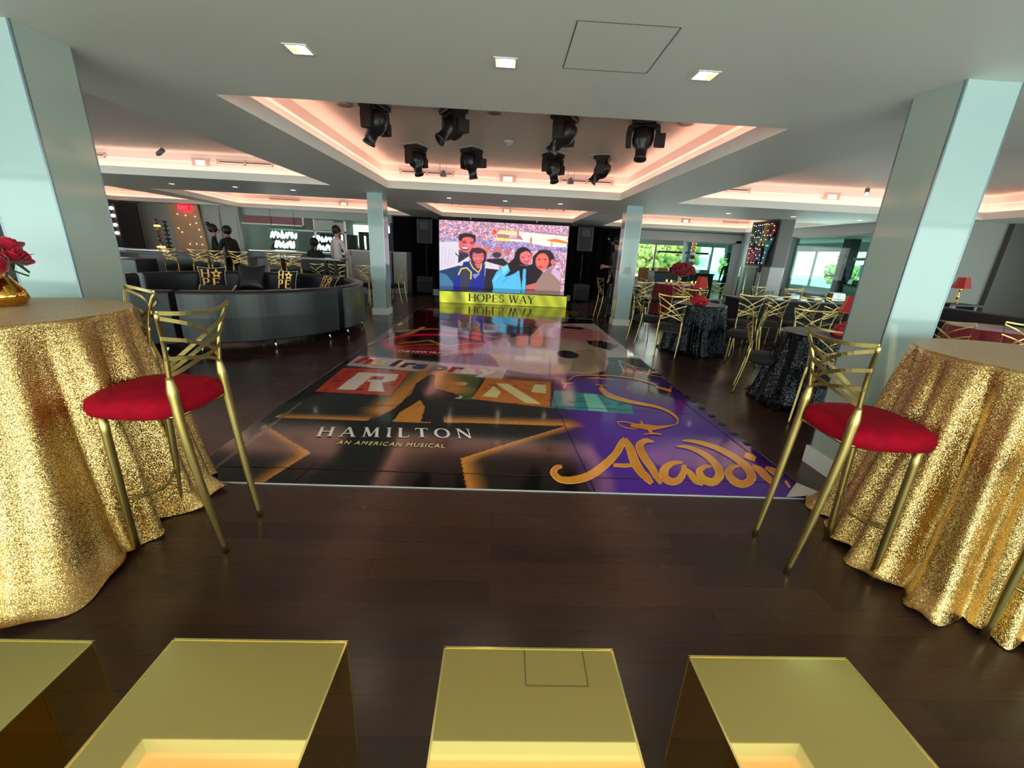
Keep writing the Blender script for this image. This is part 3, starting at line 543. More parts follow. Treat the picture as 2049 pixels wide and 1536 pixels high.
# drapes
def drape(x0, x1, y, z1, name, label, dense=9):
    n = int((x1-x0)*30); P = [(x0+(x1-x0)*i/n, y+.035*math.sin(i*2*PI/dense*1.0)+.01*math.sin(i*1.7)) for i in range(n+1)]
    m = MB(); m.add([(x,yy,0.01) for x,yy in P]+[(x,yy,z1) for x,yy in P], [(i,i+1,n+2+i,n+1+i) for i in range(n)], 0, True)
    o = m.build(name, 'drape'); s = o.modifiers.new('thickness','SOLIDIFY'); s.thickness = .006; return tag(o, label, 'curtain')
drape(-3.45,-1.86,13.95,2.27,'stage_drape','black floor length drape left of the LED wall'); drape(1.92,3.75,13.95,2.25,'stage_drape','black floor length drape right of the LED wall')
for x0,x1 in ((-3.5,-1.9),(1.9,3.8)):
    t = thing('drape_pipe', 'black pipe carrying the drape '+('left' if x0 < 0 else 'right')+' of the LED wall', 'pipe', ((x0+x1)/2,14.06,0)); w = (x1-x0)/2
    MB().tube([(-w,0,2.28),(w,0,2.28)], .018, 8).build('crossbar', 'dark', t); MB().tube([(-w,0,0),(-w,0,2.28)], .018, 8).build('upright', 'dark', t); MB().tube([(w,0,0),(w,0,2.28)], .018, 8).build('upright', 'dark', t)
def speaker(x, y, rz, side):
    t = thing('loudspeaker', 'black loudspeaker on a pole, '+side+' of the LED wall', 'speaker', (x,y,1.50), rz)
    m = MB(); m.prism([(-.24,-.17),(.24,-.17),(.17,.2),(-.17,.2)], 0, .70); m.build('cabinet', 'dark', t, bevel=.02)
    g = MB().b2((-.19,-.178,.04),(.19,-.17,.66)).build('grille', 'black', t); MB().b2((-.13,-.185,.42),(.13,-.178,.62)).build('horn', 'blackgl', g); MB().lathe([(.001,-.004),(.014,-.004),(.014,0)], 12).build('badge', 'chrome', g).location = (0,-.187,.24)
    p = thing('speaker_pole', 'thin pole holding up the loudspeaker '+side+' of the LED wall', 'pole', (x,y,.54)); MB().tube([(0,0,0),(0,0,.5)], .02, 8).build('lower_tube', 'dark', p); MB().tube([(0,0,.5),(0,0,.965)], .015, 8).build('upper_tube', 'dark', p); MB().tube([(0,0,.46),(0,0,.53)], .032, 8).build('collar', 'black', p)
    s = thing('subwoofer', 'dark grey subwoofer on the floor '+side+' of the LED wall', 'speaker', (x,y,0), rz); MB().b2((-.25,-.25,.05),(.25,.25,.54)).build('cabinet', 'dark', s, bevel=.012); MB().b2((-.19,-.256,.3),(.19,-.25,.38)).build('port', 'black', s); MB().lathe([(.001,-.004),(.012,-.004),(.012,0)], 10).build('badge', 'chrome', s).location = (0,-.256,.18)
    for a in (-.2,.2):
        for b in (-.2,.2): MB().lathe([(.03,0),(.03,.05)], 8, c=(a,b,0)).build('foot', 'black', s)
speaker(-2.35,13.5,R(-6),'left'); speaker(2.45,13.2,R(6),'right')

# ---------------------------------------------------------------- ceiling fixtures
def moving_head(x, y, z, rz, tilt, label, plate=True, group='moving head stage lights over the dance floor', s=1.):
    t = thing('moving_head_light', label, 'stage light', (x,y,z), rz, group)
    if plate: MB().b2((-.17,-.17,-.006),(.17,.17,0)).build('mounting_plate', 'lip', t)
    MB().b2((-.11*s,-.10*s,-.05*s),(.11*s,.10*s,-.006)).build('base', 'blackgl', t, bevel=.012)
    y_ = MB().b2((-.13*s,-.06*s,-.075*s),(.13*s,.06*s,-.05*s))
    for a in (-1,1): y_.strap([(a*.12*s,0,-.06*s),(a*.13*s,0,-.12*s),(a*.125*s,0,-.22*s)], (0,1,0), .10*s, .045*s)
    y_ = y_.build('yoke', 'black', t)
    h = MB(); rot = Matrix.Rotation(tilt, 3, 'X')
    prof = [(.001,.12),(.06,.12),(.092,.08),(.098,.0),(.085,-.05),(.055,-.08),(.05,-.155),(.058,-.16),(.058,-.18),(.045,-.18),(.001,-.16)]
    n = 14; vs = [rot @ Vector((r*s*math.cos(2*PI*j/n), r*s*math.sin(2*PI*j/n), zz*s))+Vector((0,0,-.165*s)) for r, zz in prof for j in range(n)]
    h.add(vs, [(i*n+j,i*n+(j+1)%n,(i+1)*n+(j+1)%n,(i+1)*n+j) for i in range(len(prof)-1) for j in range(n)], 0, True); h.build('head', 'blackgl', y_)
    MB().strap([(.14*s,.02,-.17*s),(.20*s,.02,-.17*s)], (0,1,0), .10*s, .10*s).build('side_motor', 'black', y_)
    return t
UZ = CZ+.395

# traced outlines of the printed lettering, in metres on the floor
ALADDIN=[[[[0.472,2.566],[0.47,2.539]],[[0.466,2.567],[0.462,2.535]],[[0.46,2.569],[0.455,2.531]],[[0.453,2.571],[0.448,2.528]],[[0.445,2.571],[0.443,2.525]],[[0.436,2.568],[0.439,2.521]],[[0.426,2.561],[0.437,2.516]],[[0.417,2.549],[0.432,2.508]],[[0.408,2.536],[0.427,2.498]],[[0.4,2.52],[0.422,2.487]],[[0.391,2.5],[0.419,2.477]],[[0.385,2.476],[0.418,2.472]],[[0.383,2.45],[0.418,2.471]],[[0.385,2.428],[0.42,2.464]],[[0.39,2.408],[0.423,2.453]],[[0.397,2.389],[0.428,2.441]],[[0.406,2.372],[0.434,2.43]],[[0.417,2.358],[0.441,2.421]],[[0.43,2.347],[0.45,2.416]],[[0.445,2.341],[0.461,2.413]],[[0.462,2.337],[0.476,2.412]],[[0.481,2.336],[0.492,2.414]],[[0.5,2.337],[0.511,2.417]],[[0.52,2.34],[0.529,2.423]],[[0.54,2.345],[0.547,2.429]],[[0.559,2.352],[0.565,2.437]],[[0.579,2.361],[0.583,2.447]],[[0.6,2.372],[0.601,2.458]],[[0.621,2.385],[0.62,2.471]],[[0.643,2.4],[0.639,2.486]],[[0.665,2.419],[0.659,2.503]],[[0.688,2.441],[0.678,2.523]],[[0.712,2.466],[0.699,2.546]],[[0.736,2.494],[0.722,2.572]],[[0.759,2.522],[0.744,2.6]],[[0.782,2.551],[0.767,2.628]],[[0.804,2.579],[0.788,2.655]],[[0.824,2.607],[0.809,2.681]],[[0.845,2.635],[0.828,2.706]],[[0.864,2.663],[0.847,2.732]],[[0.884,2.693],[0.866,2.757]],[[0.902,2.722],[0.883,2.783]],[[0.921,2.752],[0.9,2.808]],[[0.94,2.784],[0.915,2.835]],[[0.958,2.817],[0.93,2.863]],[[0.974,2.849],[0.945,2.893]],[[0.989,2.879],[0.96,2.924]],[[1.003,2.905],[0.975,2.954]],[[1.014,2.926],[0.989,2.982]],[[1.023,2.942],[1.003,3.005]],[[1.03,2.955],[1.015,3.022]],[[1.037,2.966],[1.025,3.036]],[[1.044,2.978],[1.034,3.046]],[[1.052,2.991],[1.042,3.055]],[[1.061,3.005],[1.05,3.066]]],[[[1.026,3.013],[1.069,3.057]],[[1.023,2.981],[1.07,3.029]],[[1.021,2.949],[1.072,3.003]],[[1.018,2.919],[1.074,2.976]],[[1.015,2.89],[1.076,2.949]],[[1.012,2.861],[1.076,2.918]],[[1.009,2.832],[1.075,2.885]],[[1.004,2.802],[1.072,2.849]],[[0.999,2.769],[1.067,2.811]],[[0.993,2.733],[1.061,2.775]],[[0.988,2.697],[1.056,2.74]],[[0.983,2.662],[1.052,2.709]],[[0.98,2.629],[1.049,2.682]],[[0.978,2.599],[1.047,2.657]],[[0.978,2.572],[1.045,2.632]],[[0.979,2.547],[1.044,2.608]],[[0.98,2.524],[1.043,2.586]],[[0.982,2.503],[1.043,2.565]],[[0.984,2.484],[1.043,2.546]],[[0.987,2.465],[1.044,2.531]],[[0.99,2.448],[1.046,2.517]],[[0.994,2.434],[1.049,2.504]],[[0.998,2.422],[1.052,2.491]],[[1.001,2.412],[1.054,2.477]],[[1.004,2.402],[1.056,2.461]],[[1.008,2.393],[1.056,2.446]],[[1.011,2.385],[1.055,2.432]],[[1.015,2.377],[1.054,2.418]],[[1.018,2.368],[1.053,2.404]],[[1.022,2.36],[1.051,2.391]],[[1.025,2.352],[1.05,2.377]]],[[[0.837,2.581],[0.848,2.618]],[[0.85,2.579],[0.862,2.618]],[[0.864,2.577],[0.876,2.618]],[[0.877,2.576],[0.89,2.618]],[[0.891,2.574],[0.904,2.618]],[[0.904,2.573],[0.917,2.618]],[[0.916,2.573],[0.929,2.619]],[[0.928,2.575],[0.94,2.62]],[[0.94,2.577],[0.951,2.621]],[[0.951,2.58],[0.961,2.622]],[[0.961,2.583],[0.971,2.624]],[[0.972,2.587],[0.982,2.625]],[[0.982,2.59],[0.992,2.627]]],[[[1.28,3.015],[1.271,2.994]],[[1.271,3.024],[1.258,2.992]],[[1.263,3.034],[1.245,2.991]],[[1.255,3.045],[1.232,2.99]],[[1.245,3.054],[1.22,2.987]],[[1.233,3.059],[1.21,2.982]],[[1.218,3.057],[1.201,2.975]],[[1.202,3.048],[1.191,2.965]],[[1.184,3.035],[1.179,2.952]],[[1.165,3.016],[1.169,2.939]],[[1.145,2.99],[1.161,2.927]],[[1.124,2.956],[1.157,2.918]],[[1.106,2.914],[1.155,2.913]],[[1.095,2.872],[1.152,2.9]],[[1.088,2.833],[1.149,2.877]],[[1.084,2.796],[1.145,2.847]],[[1.081,2.761],[1.142,2.815]],[[1.079,2.728],[1.14,2.783]],[[1.078,2.698],[1.138,2.754]],[[1.077,2.67],[1.137,2.729]],[[1.078,2.643],[1.137,2.705]],[[1.079,2.619],[1.138,2.681]],[[1.081,2.596],[1.138,2.656]],[[1.082,2.574],[1.139,2.631]],[[1.083,2.554],[1.138,2.605]],[[1.083,2.532],[1.136,2.579]],[[1.082,2.51],[1.134,2.553]],[[1.082,2.488],[1.131,2.528]],[[1.081,2.466],[1.128,2.504]],[[1.081,2.446],[1.125,2.482]],[[1.082,2.428],[1.123,2.462]],[[1.083,2.413],[1.12,2.444]],[[1.085,2.4],[1.117,2.427]],[[1.087,2.389],[1.114,2.412]],[[1.089,2.379],[1.111,2.397]],[[1.091,2.369],[1.108,2.382]],[[1.093,2.358],[1.105,2.368]]],[[[1.372,2.676],[1.365,2.658]],[[1.361,2.678],[1.351,2.653]],[[1.35,2.681],[1.337,2.649]],[[1.339,2.684],[1.323,2.644]],[[1.327,2.686],[1.31,2.639]],[[1.313,2.685],[1.297,2.633]],[[1.298,2.68],[1.285,2.624]],[[1.281,2.671],[1.272,2.612]],[[1.263,2.66],[1.257,2.598]],[[1.245,2.645],[1.243,2.583]],[[1.226,2.629],[1.23,2.567]],[[1.208,2.61],[1.219,2.553]],[[1.191,2.588],[1.211,2.542]],[[1.174,2.564],[1.205,2.531]],[[1.16,2.538],[1.199,2.518]],[[1.148,2.512],[1.194,2.506]],[[1.138,2.486],[1.189,2.494]],[[1.13,2.46],[1.187,2.485]],[[1.125,2.434],[1.186,2.48]],[[1.125,2.413],[1.186,2.474]],[[1.128,2.395],[1.186,2.465]],[[1.133,2.38],[1.189,2.455]],[[1.14,2.369],[1.192,2.447]],[[1.149,2.36],[1.196,2.44]],[[1.16,2.355],[1.2,2.437]],[[1.172,2.354],[1.204,2.435]],[[1.186,2.357],[1.211,2.436]],[[1.2,2.363],[1.219,2.439]],[[1.215,2.372],[1.228,2.443]],[[1.23,2.383],[1.237,2.448]],[[1.245,2.397],[1.244,2.454]],[[1.26,2.414],[1.252,2.461]],[[1.275,2.434],[1.261,2.471]],[[1.289,2.454],[1.272,2.484]],[[1.302,2.474],[1.283,2.499]],[[1.314,2.495],[1.294,2.515]],[[1.325,2.515],[1.305,2.53]],[[1.335,2.535],[1.313,2.544]],[[1.345,2.556],[1.322,2.559]],[[1.353,2.575],[1.33,2.576]],[[1.36,2.594],[1.338,2.594]],[[1.367,2.612],[1.347,2.613]],[[1.375,2.631],[1.357,2.632]]],[[[1.339,2.56],[1.364,2.587]],[[1.338,2.545],[1.368,2.577]],[[1.337,2.529],[1.371,2.567]],[[1.336,2.514],[1.375,2.557]],[[1.335,2.499],[1.379,2.546]],[[1.334,2.485],[1.382,2.535]],[[1.333,2.472],[1.384,2.521]],[[1.332,2.459],[1.384,2.506]],[[1.331,2.445],[1.383,2.49]],[[1.33,2.431],[1.382,2.475]],[[1.329,2.416],[1.38,2.461]],[[1.33,2.401],[1.379,2.45]],[[1.333,2.388],[1.379,2.439]],[[1.338,2.378],[1.379,2.43]],[[1.345,2.372],[1.38,2.42]],[[1.352,2.367],[1.382,2.409]],[[1.36,2.364],[1.384,2.399]],[[1.368,2.361],[1.387,2.388]],[[1.375,2.358],[1.389,2.377]]],[[[1.429,2.927],[1.435,2.942]],[[1.443,2.922],[1.452,2.945]],[[1.457,2.919],[1.469,2.948]],[[1.471,2.915],[1.487,2.952]],[[1.484,2.911],[1.504,2.954]],[[1.497,2.904],[1.522,2.953]],[[1.508,2.894],[1.538,2.949]],[[1.52,2.882],[1.554,2.941]],[[1.531,2.867],[1.569,2.93]],[[1.541,2.85],[1.583,2.916]],[[1.551,2.832],[1.597,2.901]],[[1.559,2.812],[1.609,2.882]],[[1.566,2.79],[1.619,2.861]],[[1.571,2.766],[1.627,2.838]],[[1.575,2.739],[1.634,2.811]],[[1.577,2.711],[1.639,2.782]],[[1.579,2.682],[1.643,2.752]],[[1.578,2.655],[1.644,2.722]],[[1.576,2.63],[1.643,2.693]],[[1.572,2.606],[1.64,2.663]],[[1.567,2.582],[1.635,2.633]],[[1.561,2.559],[1.627,2.601]],[[1.555,2.539],[1.618,2.57]],[[1.548,2.523],[1.605,2.538]],[[1.542,2.512],[1.588,2.504]],[[1.536,2.503],[1.567,2.471]],[[1.527,2.491],[1.545,2.442]],[[1.515,2.477],[1.522,2.417]],[[1.503,2.464],[1.499,2.395]],[[1.492,2.456],[1.478,2.377]],[[1.486,2.451],[1.457,2.365]],[[1.481,2.45],[1.439,2.359]],[[1.474,2.451],[1.424,2.36]],[[1.467,2.454],[1.411,2.366]],[[1.46,2.459],[1.401,2.374]],[[1.454,2.466],[1.393,2.385]],[[1.45,2.473],[1.388,2.398]],[[1.448,2.48],[1.386,2.416]],[[1.447,2.491],[1.387,2.437]],[[1.448,2.505],[1.39,2.46]],[[1.45,2.518],[1.396,2.483]],[[1.452,2.53],[1.403,2.508]],[[1.453,2.536],[1.414,2.535]],[[1.453,2.538],[1.43,2.561]],[[1.457,2.544],[1.447,2.583]],[[1.464,2.553],[1.463,2.6]],[[1.473,2.563],[1.478,2.613]],[[1.484,2.573],[1.492,2.623]],[[1.494,2.582],[1.506,2.631]],[[1.503,2.59],[1.518,2.636]],[[1.513,2.597],[1.53,2.638]],[[1.525,2.603],[1.54,2.638]],[[1.537,2.609],[1.549,2.636]],[[1.549,2.614],[1.558,2.634]],[[1.562,2.621],[1.567,2.633]]],[[[1.52,3.036],[1.527,3.052]],[[1.535,3.031],[1.546,3.054]],[[1.551,3.027],[1.565,3.058]],[[1.566,3.024],[1.584,3.062]],[[1.581,3.019],[1.603,3.065]],[[1.597,3.012],[1.624,3.065]],[[1.613,3.001],[1.645,3.06]],[[1.632,2.987],[1.668,3.052]],[[1.652,2.971],[1.692,3.04]],[[1.673,2.953],[1.716,3.026]],[[1.693,2.933],[1.74,3.009]],[[1.711,2.911],[1.762,2.99]],[[1.726,2.887],[1.782,2.969]],[[1.739,2.861],[1.799,2.944]],[[1.751,2.833],[1.814,2.917]],[[1.762,2.803],[1.828,2.888]],[[1.771,2.772],[1.839,2.858]],[[1.777,2.741],[1.849,2.827]],[[1.782,2.712],[1.856,2.797]],[[1.785,2.683],[1.861,2.767]],[[1.786,2.654],[1.865,2.736]],[[1.786,2.625],[1.866,2.705]],[[1.784,2.597],[1.866,2.674]],[[1.781,2.572],[1.863,2.644]],[[1.776,2.55],[1.857,2.614]],[[1.771,2.531],[1.849,2.583]],[[1.765,2.515],[1.837,2.552]],[[1.759,2.501],[1.823,2.521]],[[1.753,2.489],[1.806,2.49]],[[1.747,2.479],[1.787,2.461]],[[1.743,2.474],[1.765,2.433]],[[1.738,2.469],[1.741,2.408]],[[1.729,2.46],[1.718,2.388]],[[1.717,2.45],[1.696,2.372]],[[1.704,2.442],[1.675,2.36]],[[1.693,2.436],[1.656,2.351]],[[1.686,2.433],[1.638,2.347]],[[1.679,2.434],[1.624,2.348]],[[1.673,2.438],[1.612,2.353]],[[1.666,2.445],[1.602,2.362]],[[1.661,2.454],[1.595,2.373]],[[1.657,2.464],[1.589,2.387]],[[1.655,2.473],[1.586,2.402]],[[1.654,2.483],[1.586,2.42]],[[1.654,2.495],[1.589,2.442]],[[1.656,2.51],[1.594,2.465]],[[1.659,2.524],[1.602,2.489]],[[1.662,2.536],[1.611,2.514]],[[1.664,2.542],[1.625,2.541]],[[1.665,2.546],[1.642,2.568]],[[1.67,2.553],[1.661,2.591]],[[1.679,2.564],[1.679,2.609]],[[1.689,2.575],[1.696,2.624]],[[1.701,2.586],[1.711,2.635]],[[1.712,2.596],[1.726,2.644]],[[1.721,2.604],[1.74,2.65]],[[1.732,2.611],[1.752,2.652]],[[1.744,2.617],[1.762,2.652]],[[1.757,2.622],[1.771,2.65]],[[1.769,2.628],[1.78,2.648]],[[1.782,2.634],[1.789,2.647]]],[[[1.891,2.781],[1.947,2.859]],[[1.894,2.775],[1.953,2.858]],[[1.896,2.769],[1.958,2.858]],[[1.898,2.764],[1.964,2.858]],[[1.9,2.759],[1.97,2.856]],[[1.902,2.754],[1.975,2.853]],[[1.905,2.75],[1.98,2.848]],[[1.91,2.745],[1.984,2.84]],[[1.915,2.741],[1.986,2.831]],[[1.921,2.737],[1.988,2.82]],[[1.928,2.732],[1.989,2.809]],[[1.934,2.728],[1.991,2.797]],[[1.941,2.723],[1.992,2.787]]],[[[1.872,2.64],[1.899,2.67]],[[1.87,2.623],[1.906,2.662]],[[1.867,2.605],[1.913,2.655]],[[1.865,2.588],[1.92,2.648]],[[1.862,2.572],[1.927,2.639]],[[1.86,2.556],[1.932,2.628]],[[1.859,2.54],[1.934,2.613]],[[1.857,2.523],[1.934,2.595]],[[1.856,2.505],[1.932,2.574]],[[1.855,2.487],[1.929,2.552]],[[1.855,2.469],[1.925,2.53]],[[1.855,2.451],[1.92,2.508]],[[1.856,2.434],[1.916,2.488]],[[1.858,2.42],[1.911,2.468]],[[1.86,2.406],[1.906,2.447]],[[1.864,2.394],[1.901,2.427]],[[1.867,2.381],[1.896,2.407]],[[1.87,2.369],[1.891,2.387]],[[1.874,2.357],[1.886,2.368]]],[[[1.954,2.617],[1.977,2.645]],[[1.955,2.604],[1.986,2.641]],[[1.956,2.592],[1.995,2.639]],[[1.957,2.58],[2.004,2.637]],[[1.957,2.568],[2.013,2.633]],[[1.958,2.557],[2.02,2.627]],[[1.959,2.545],[2.026,2.619]],[[1.961,2.534],[2.03,2.608]],[[1.964,2.523],[2.033,2.594]],[[1.967,2.511],[2.034,2.579]],[[1.97,2.499],[2.035,2.564]],[[1.973,2.487],[2.035,2.549]],[[1.977,2.475],[2.036,2.535]]],[[[1.982,2.441],[2.001,2.455]],[[1.979,2.428],[1.996,2.44]],[[1.976,2.414],[1.991,2.425]],[[1.973,2.401],[1.986,2.41]],[[1.969,2.387],[1.981,2.395]],[[1.966,2.374],[1.976,2.381]],[[1.963,2.361],[1.971,2.366]]]]
SMOKE=[[[[1.123,4.345],[1.184,4.452]],[[1.125,4.275],[1.189,4.382]],[[1.125,4.202],[1.192,4.316]],[[1.13,4.128],[1.197,4.262]],[[1.147,4.063],[1.21,4.213]],[[1.176,4.015],[1.233,4.165]],[[1.213,3.977],[1.265,4.118]],[[1.254,3.945],[1.302,4.075]],[[1.293,3.918],[1.337,4.037]],[[1.331,3.895],[1.372,4.006]],[[1.37,3.877],[1.408,3.981]],[[1.408,3.861],[1.445,3.958]],[[1.446,3.843],[1.481,3.934]],[[1.484,3.826],[1.518,3.912]],[[1.524,3.81],[1.556,3.89]],[[1.56,3.792],[1.592,3.867]],[[1.59,3.769],[1.623,3.839]],[[1.615,3.739],[1.648,3.806]],[[1.634,3.704],[1.669,3.769]],[[1.65,3.667],[1.686,3.73]],[[1.66,3.631],[1.697,3.69]],[[1.666,3.595],[1.702,3.647]],[[1.668,3.557],[1.702,3.602]],[[1.667,3.521],[1.698,3.557]],[[1.662,3.492],[1.69,3.514]],[[1.656,3.469],[1.674,3.471]],[[1.645,3.446],[1.655,3.433]],[[1.631,3.421],[1.635,3.403]],[[1.617,3.401],[1.616,3.379]],[[1.604,3.386],[1.599,3.363]],[[1.589,3.376],[1.583,3.353]],[[1.574,3.367],[1.567,3.346]],[[1.558,3.356],[1.552,3.338]]],[[[0.836,4.611],[0.835,4.639]],[[0.863,4.656],[0.862,4.686]],[[0.888,4.702],[0.887,4.737]],[[0.917,4.744],[0.919,4.787]],[[0.955,4.778],[0.961,4.826]],[[1.008,4.802],[1.016,4.852]],[[1.072,4.818],[1.082,4.869]],[[1.141,4.828],[1.151,4.879]],[[1.208,4.835],[1.219,4.885]],[[1.273,4.839],[1.285,4.889]],[[1.339,4.839],[1.352,4.889]],[[1.404,4.833],[1.418,4.883]],[[1.467,4.821],[1.481,4.871]],[[1.528,4.802],[1.544,4.851]],[[1.588,4.776],[1.604,4.825]],[[1.644,4.745],[1.661,4.793]],[[1.694,4.711],[1.712,4.758]],[[1.736,4.672],[1.755,4.717]],[[1.772,4.627],[1.791,4.672]],[[1.805,4.581],[1.824,4.625]],[[1.838,4.537],[1.858,4.58]]],[[[1.051,4.697],[1.055,4.721]],[[1.092,4.701],[1.098,4.732]],[[1.133,4.706],[1.141,4.745]],[[1.174,4.709],[1.184,4.754]],[[1.214,4.707],[1.226,4.754]],[[1.254,4.698],[1.266,4.743]],[[1.293,4.684],[1.304,4.722]],[[1.332,4.668],[1.341,4.698]],[[1.371,4.653],[1.378,4.676]]],[[[1.116,4.45],[1.126,4.493]],[[1.154,4.448],[1.163,4.485]],[[1.192,4.446],[1.2,4.478]],[[1.23,4.444],[1.237,4.471]],[[1.268,4.442],[1.274,4.464]]],[[[0.733,4.425],[0.739,4.477]],[[0.765,4.44],[0.771,4.489]],[[0.798,4.455],[0.803,4.5]],[[0.83,4.47],[0.836,4.511]],[[0.863,4.485],[0.868,4.522]]],[[[0.738,4.284],[0.723,4.313]],[[0.75,4.321],[0.734,4.353]],[[0.762,4.359],[0.745,4.393]],[[0.775,4.397],[0.756,4.434]],[[0.787,4.436],[0.767,4.476]]],[[[1.805,4.445],[1.833,4.508]],[[1.834,4.404],[1.868,4.48]],[[1.864,4.364],[1.904,4.451]],[[1.892,4.325],[1.938,4.423]],[[1.921,4.286],[1.973,4.396]]],[[[1.078,3.385],[1.087,3.399]],[[1.08,3.359],[1.089,3.372]],[[1.082,3.332],[1.091,3.345]],[[1.085,3.306],[1.094,3.321]],[[1.092,3.285],[1.1,3.302]],[[1.105,3.27],[1.112,3.288]],[[1.121,3.259],[1.128,3.277]],[[1.139,3.251],[1.146,3.269]],[[1.156,3.244],[1.162,3.263]],[[1.171,3.24],[1.177,3.258]],[[1.186,3.238],[1.191,3.255]],[[1.2,3.237],[1.206,3.253]],[[1.215,3.236],[1.22,3.251]]],[[[1.078,3.388],[1.083,3.408]],[[1.095,3.389],[1.1,3.41]],[[1.111,3.39],[1.117,3.412]],[[1.128,3.39],[1.135,3.412]],[[1.147,3.387],[1.155,3.409]],[[1.167,3.378],[1.176,3.401]],[[1.189,3.366],[1.198,3.39]],[[1.212,3.352],[1.221,3.377]],[[1.234,3.339],[1.244,3.364]]],[[[1.168,3.284],[1.187,3.347]],[[1.184,3.279],[1.207,3.352]],[[1.2,3.274],[1.227,3.357]],[[1.216,3.269],[1.248,3.361]],[[1.234,3.263],[1.27,3.363]],[[1.254,3.254],[1.295,3.363]],[[1.276,3.243],[1.321,3.36]],[[1.299,3.233],[1.346,3.356]],[[1.321,3.229],[1.368,3.353]],[[1.341,3.229],[1.385,3.348]],[[1.359,3.234],[1.398,3.342]],[[1.381,3.243],[1.412,3.337]],[[1.409,3.256],[1.435,3.337]],[[1.447,3.276],[1.468,3.342]],[[1.493,3.301],[1.509,3.352]],[[1.543,3.329],[1.554,3.364]],[[1.591,3.356],[1.598,3.376]]],[[[1.305,3.433],[1.317,3.442]],[[1.298,3.407],[1.314,3.419]],[[1.292,3.382],[1.311,3.395]],[[1.286,3.357],[1.308,3.372]],[[1.28,3.332],[1.305,3.349]]],[[[1.302,3.221],[1.325,3.252]],[[1.302,3.204],[1.328,3.239]],[[1.302,3.187],[1.331,3.225]],[[1.302,3.17],[1.333,3.212]],[[1.302,3.158],[1.335,3.2]],[[1.304,3.149],[1.335,3.191]],[[1.306,3.144],[1.334,3.182]],[[1.308,3.141],[1.333,3.174]],[[1.31,3.136],[1.332,3.166]]],[[[1.235,3.125],[1.241,3.147]],[[1.256,3.131],[1.263,3.157]],[[1.279,3.139],[1.287,3.168]],[[1.3,3.145],[1.31,3.178]],[[1.32,3.148],[1.332,3.183]],[[1.338,3.148],[1.351,3.181]],[[1.355,3.145],[1.368,3.175]],[[1.372,3.14],[1.384,3.167]],[[1.389,3.137],[1.399,3.16]]]]
ARTP={'fig':[[-0.749,4.826],[-0.791,4.865],[-0.768,4.573],[-0.82,4.547],[-0.865,4.482],[-0.842,4.301],[-0.884,4.191],[-0.837,3.91],[-0.871,3.6],[-0.913,3.32],[-1.024,3.191],[-0.863,3.205],[-0.87,3.5],[-0.728,3.748],[-0.658,3.621],[-0.567,3.241],[-0.499,3.236],[-0.567,3.724],[-0.434,3.807],[-0.371,3.96],[-0.478,4.188],[-0.593,4.295],[-0.661,4.627],[-0.708,4.876]],'mask':[[-0.833,5.508],[-0.666,5.831],[-0.288,6.159],[-0.111,6.709],[0.359,7.141],[0.979,7.182],[1.45,6.855],[1.643,6.231],[1.552,5.608],[1.382,5.077],[0.998,4.805],[0.599,4.795],[0.208,4.915],[0.022,5.049],[-0.034,5.416],[-0.124,5.741],[-0.409,5.753]],'white':[[0.817,8.373],[1.985,8.913],[2.068,5.773],[1.536,5.718],[1.059,7.11]],'pink':[[1.113,7.885],[1.544,8.432],[1.958,7.972],[1.936,7.663],[1.733,7.293],[1.673,6.898],[1.49,6.629],[1.302,6.99],[0.991,7.274]]}
HL = [(-1.34,4.86,70,.5,'nearest row, leftmost above the dance floor'),(-.55,4.86,-60,-.9,'nearest row, second from left, head swung right'),(.59,4.86,60,.75,'nearest row, second from right, head tilted left'),(1.42,4.86,-20,-.25,'nearest row, rightmost, one barrel sticking out right'),
      (-1.28,6.63,60,-.3,'second row, leftmost'),(-.49,6.63,-40,.25,'second row, second from left'),(.68,6.63,40,-.3,'second row, second from right'),(1.39,6.63,70,.7,'second row, rightmost, tilted left')]
for x,y,rz,ti,l in HL: moving_head(x, y, UZ, R(rz), ti, 'black moving head stage light, '+l, True, s=1.12)
for x,y,rz,ti,l in [(-1.0,11.25,-40,.9,'leftmost'),(-.4,11.25,0,.1,'second from left'),(.62,11.25,60,.3,'third from left'),(1.26,11.6,20,-.1,'rightmost')]:
    moving_head(x, y, UZ, R(rz), ti, 'small black stage light in the far coffer before the LED wall, '+l, False, 'stage lights in the far coffer', .8)
for x,y,l in [(-1.35,11.3,'left end'),(-1.15,11.25,'left, curved'),(1.05,11.4,'right, looped'),(1.5,11.5,'right end')]:
    t = thing('hanging_hook', 'dark hook hanging in the far coffer, '+l, 'hook', (x,y,UZ)); MB().tube(smooth_path([(0,0,0),(.01,0,-.15),(.05,0,-.25),(.04,0,-.32)],4), .014, 6).build('hook_rod', 'black', t); MB().b2((-.04,-.03,-.012),(.04,.03,0)).build('mount', 'black', t)
t = thing('smoke_detector', 'round white smoke detector in the middle of the near coffer', 'smoke detector', (.03,6.05,UZ)); MB().lathe([(.001,-.045),(.05,-.045),(.07,-.02),(.075,0)], 24).build('body', 'lip', t); MB().lathe([(.001,-.06),(.03,-.058),(.035,-.045)], 16).build('sensor', 'lip', t)
for x,y,l in ((-1.68,4.96,'left'),(-.13,4.92,'middle'),(1.87,4.9,'right')):
    t = thing('ceiling_speaker', 'round recessed ceiling speaker at the front edge of the near coffer, '+l, 'ceiling speaker', (x,y,UZ), 0, 'round ceiling speakers'); MB().lathe([(.07,-.008),(.09,-.006),(.095,0)], 24, cap=False).build('ring', 'lip', t); MB().lathe([(.001,-.003),(.07,-.005)], 24, cap=False).build('grille', 'greyd', t)
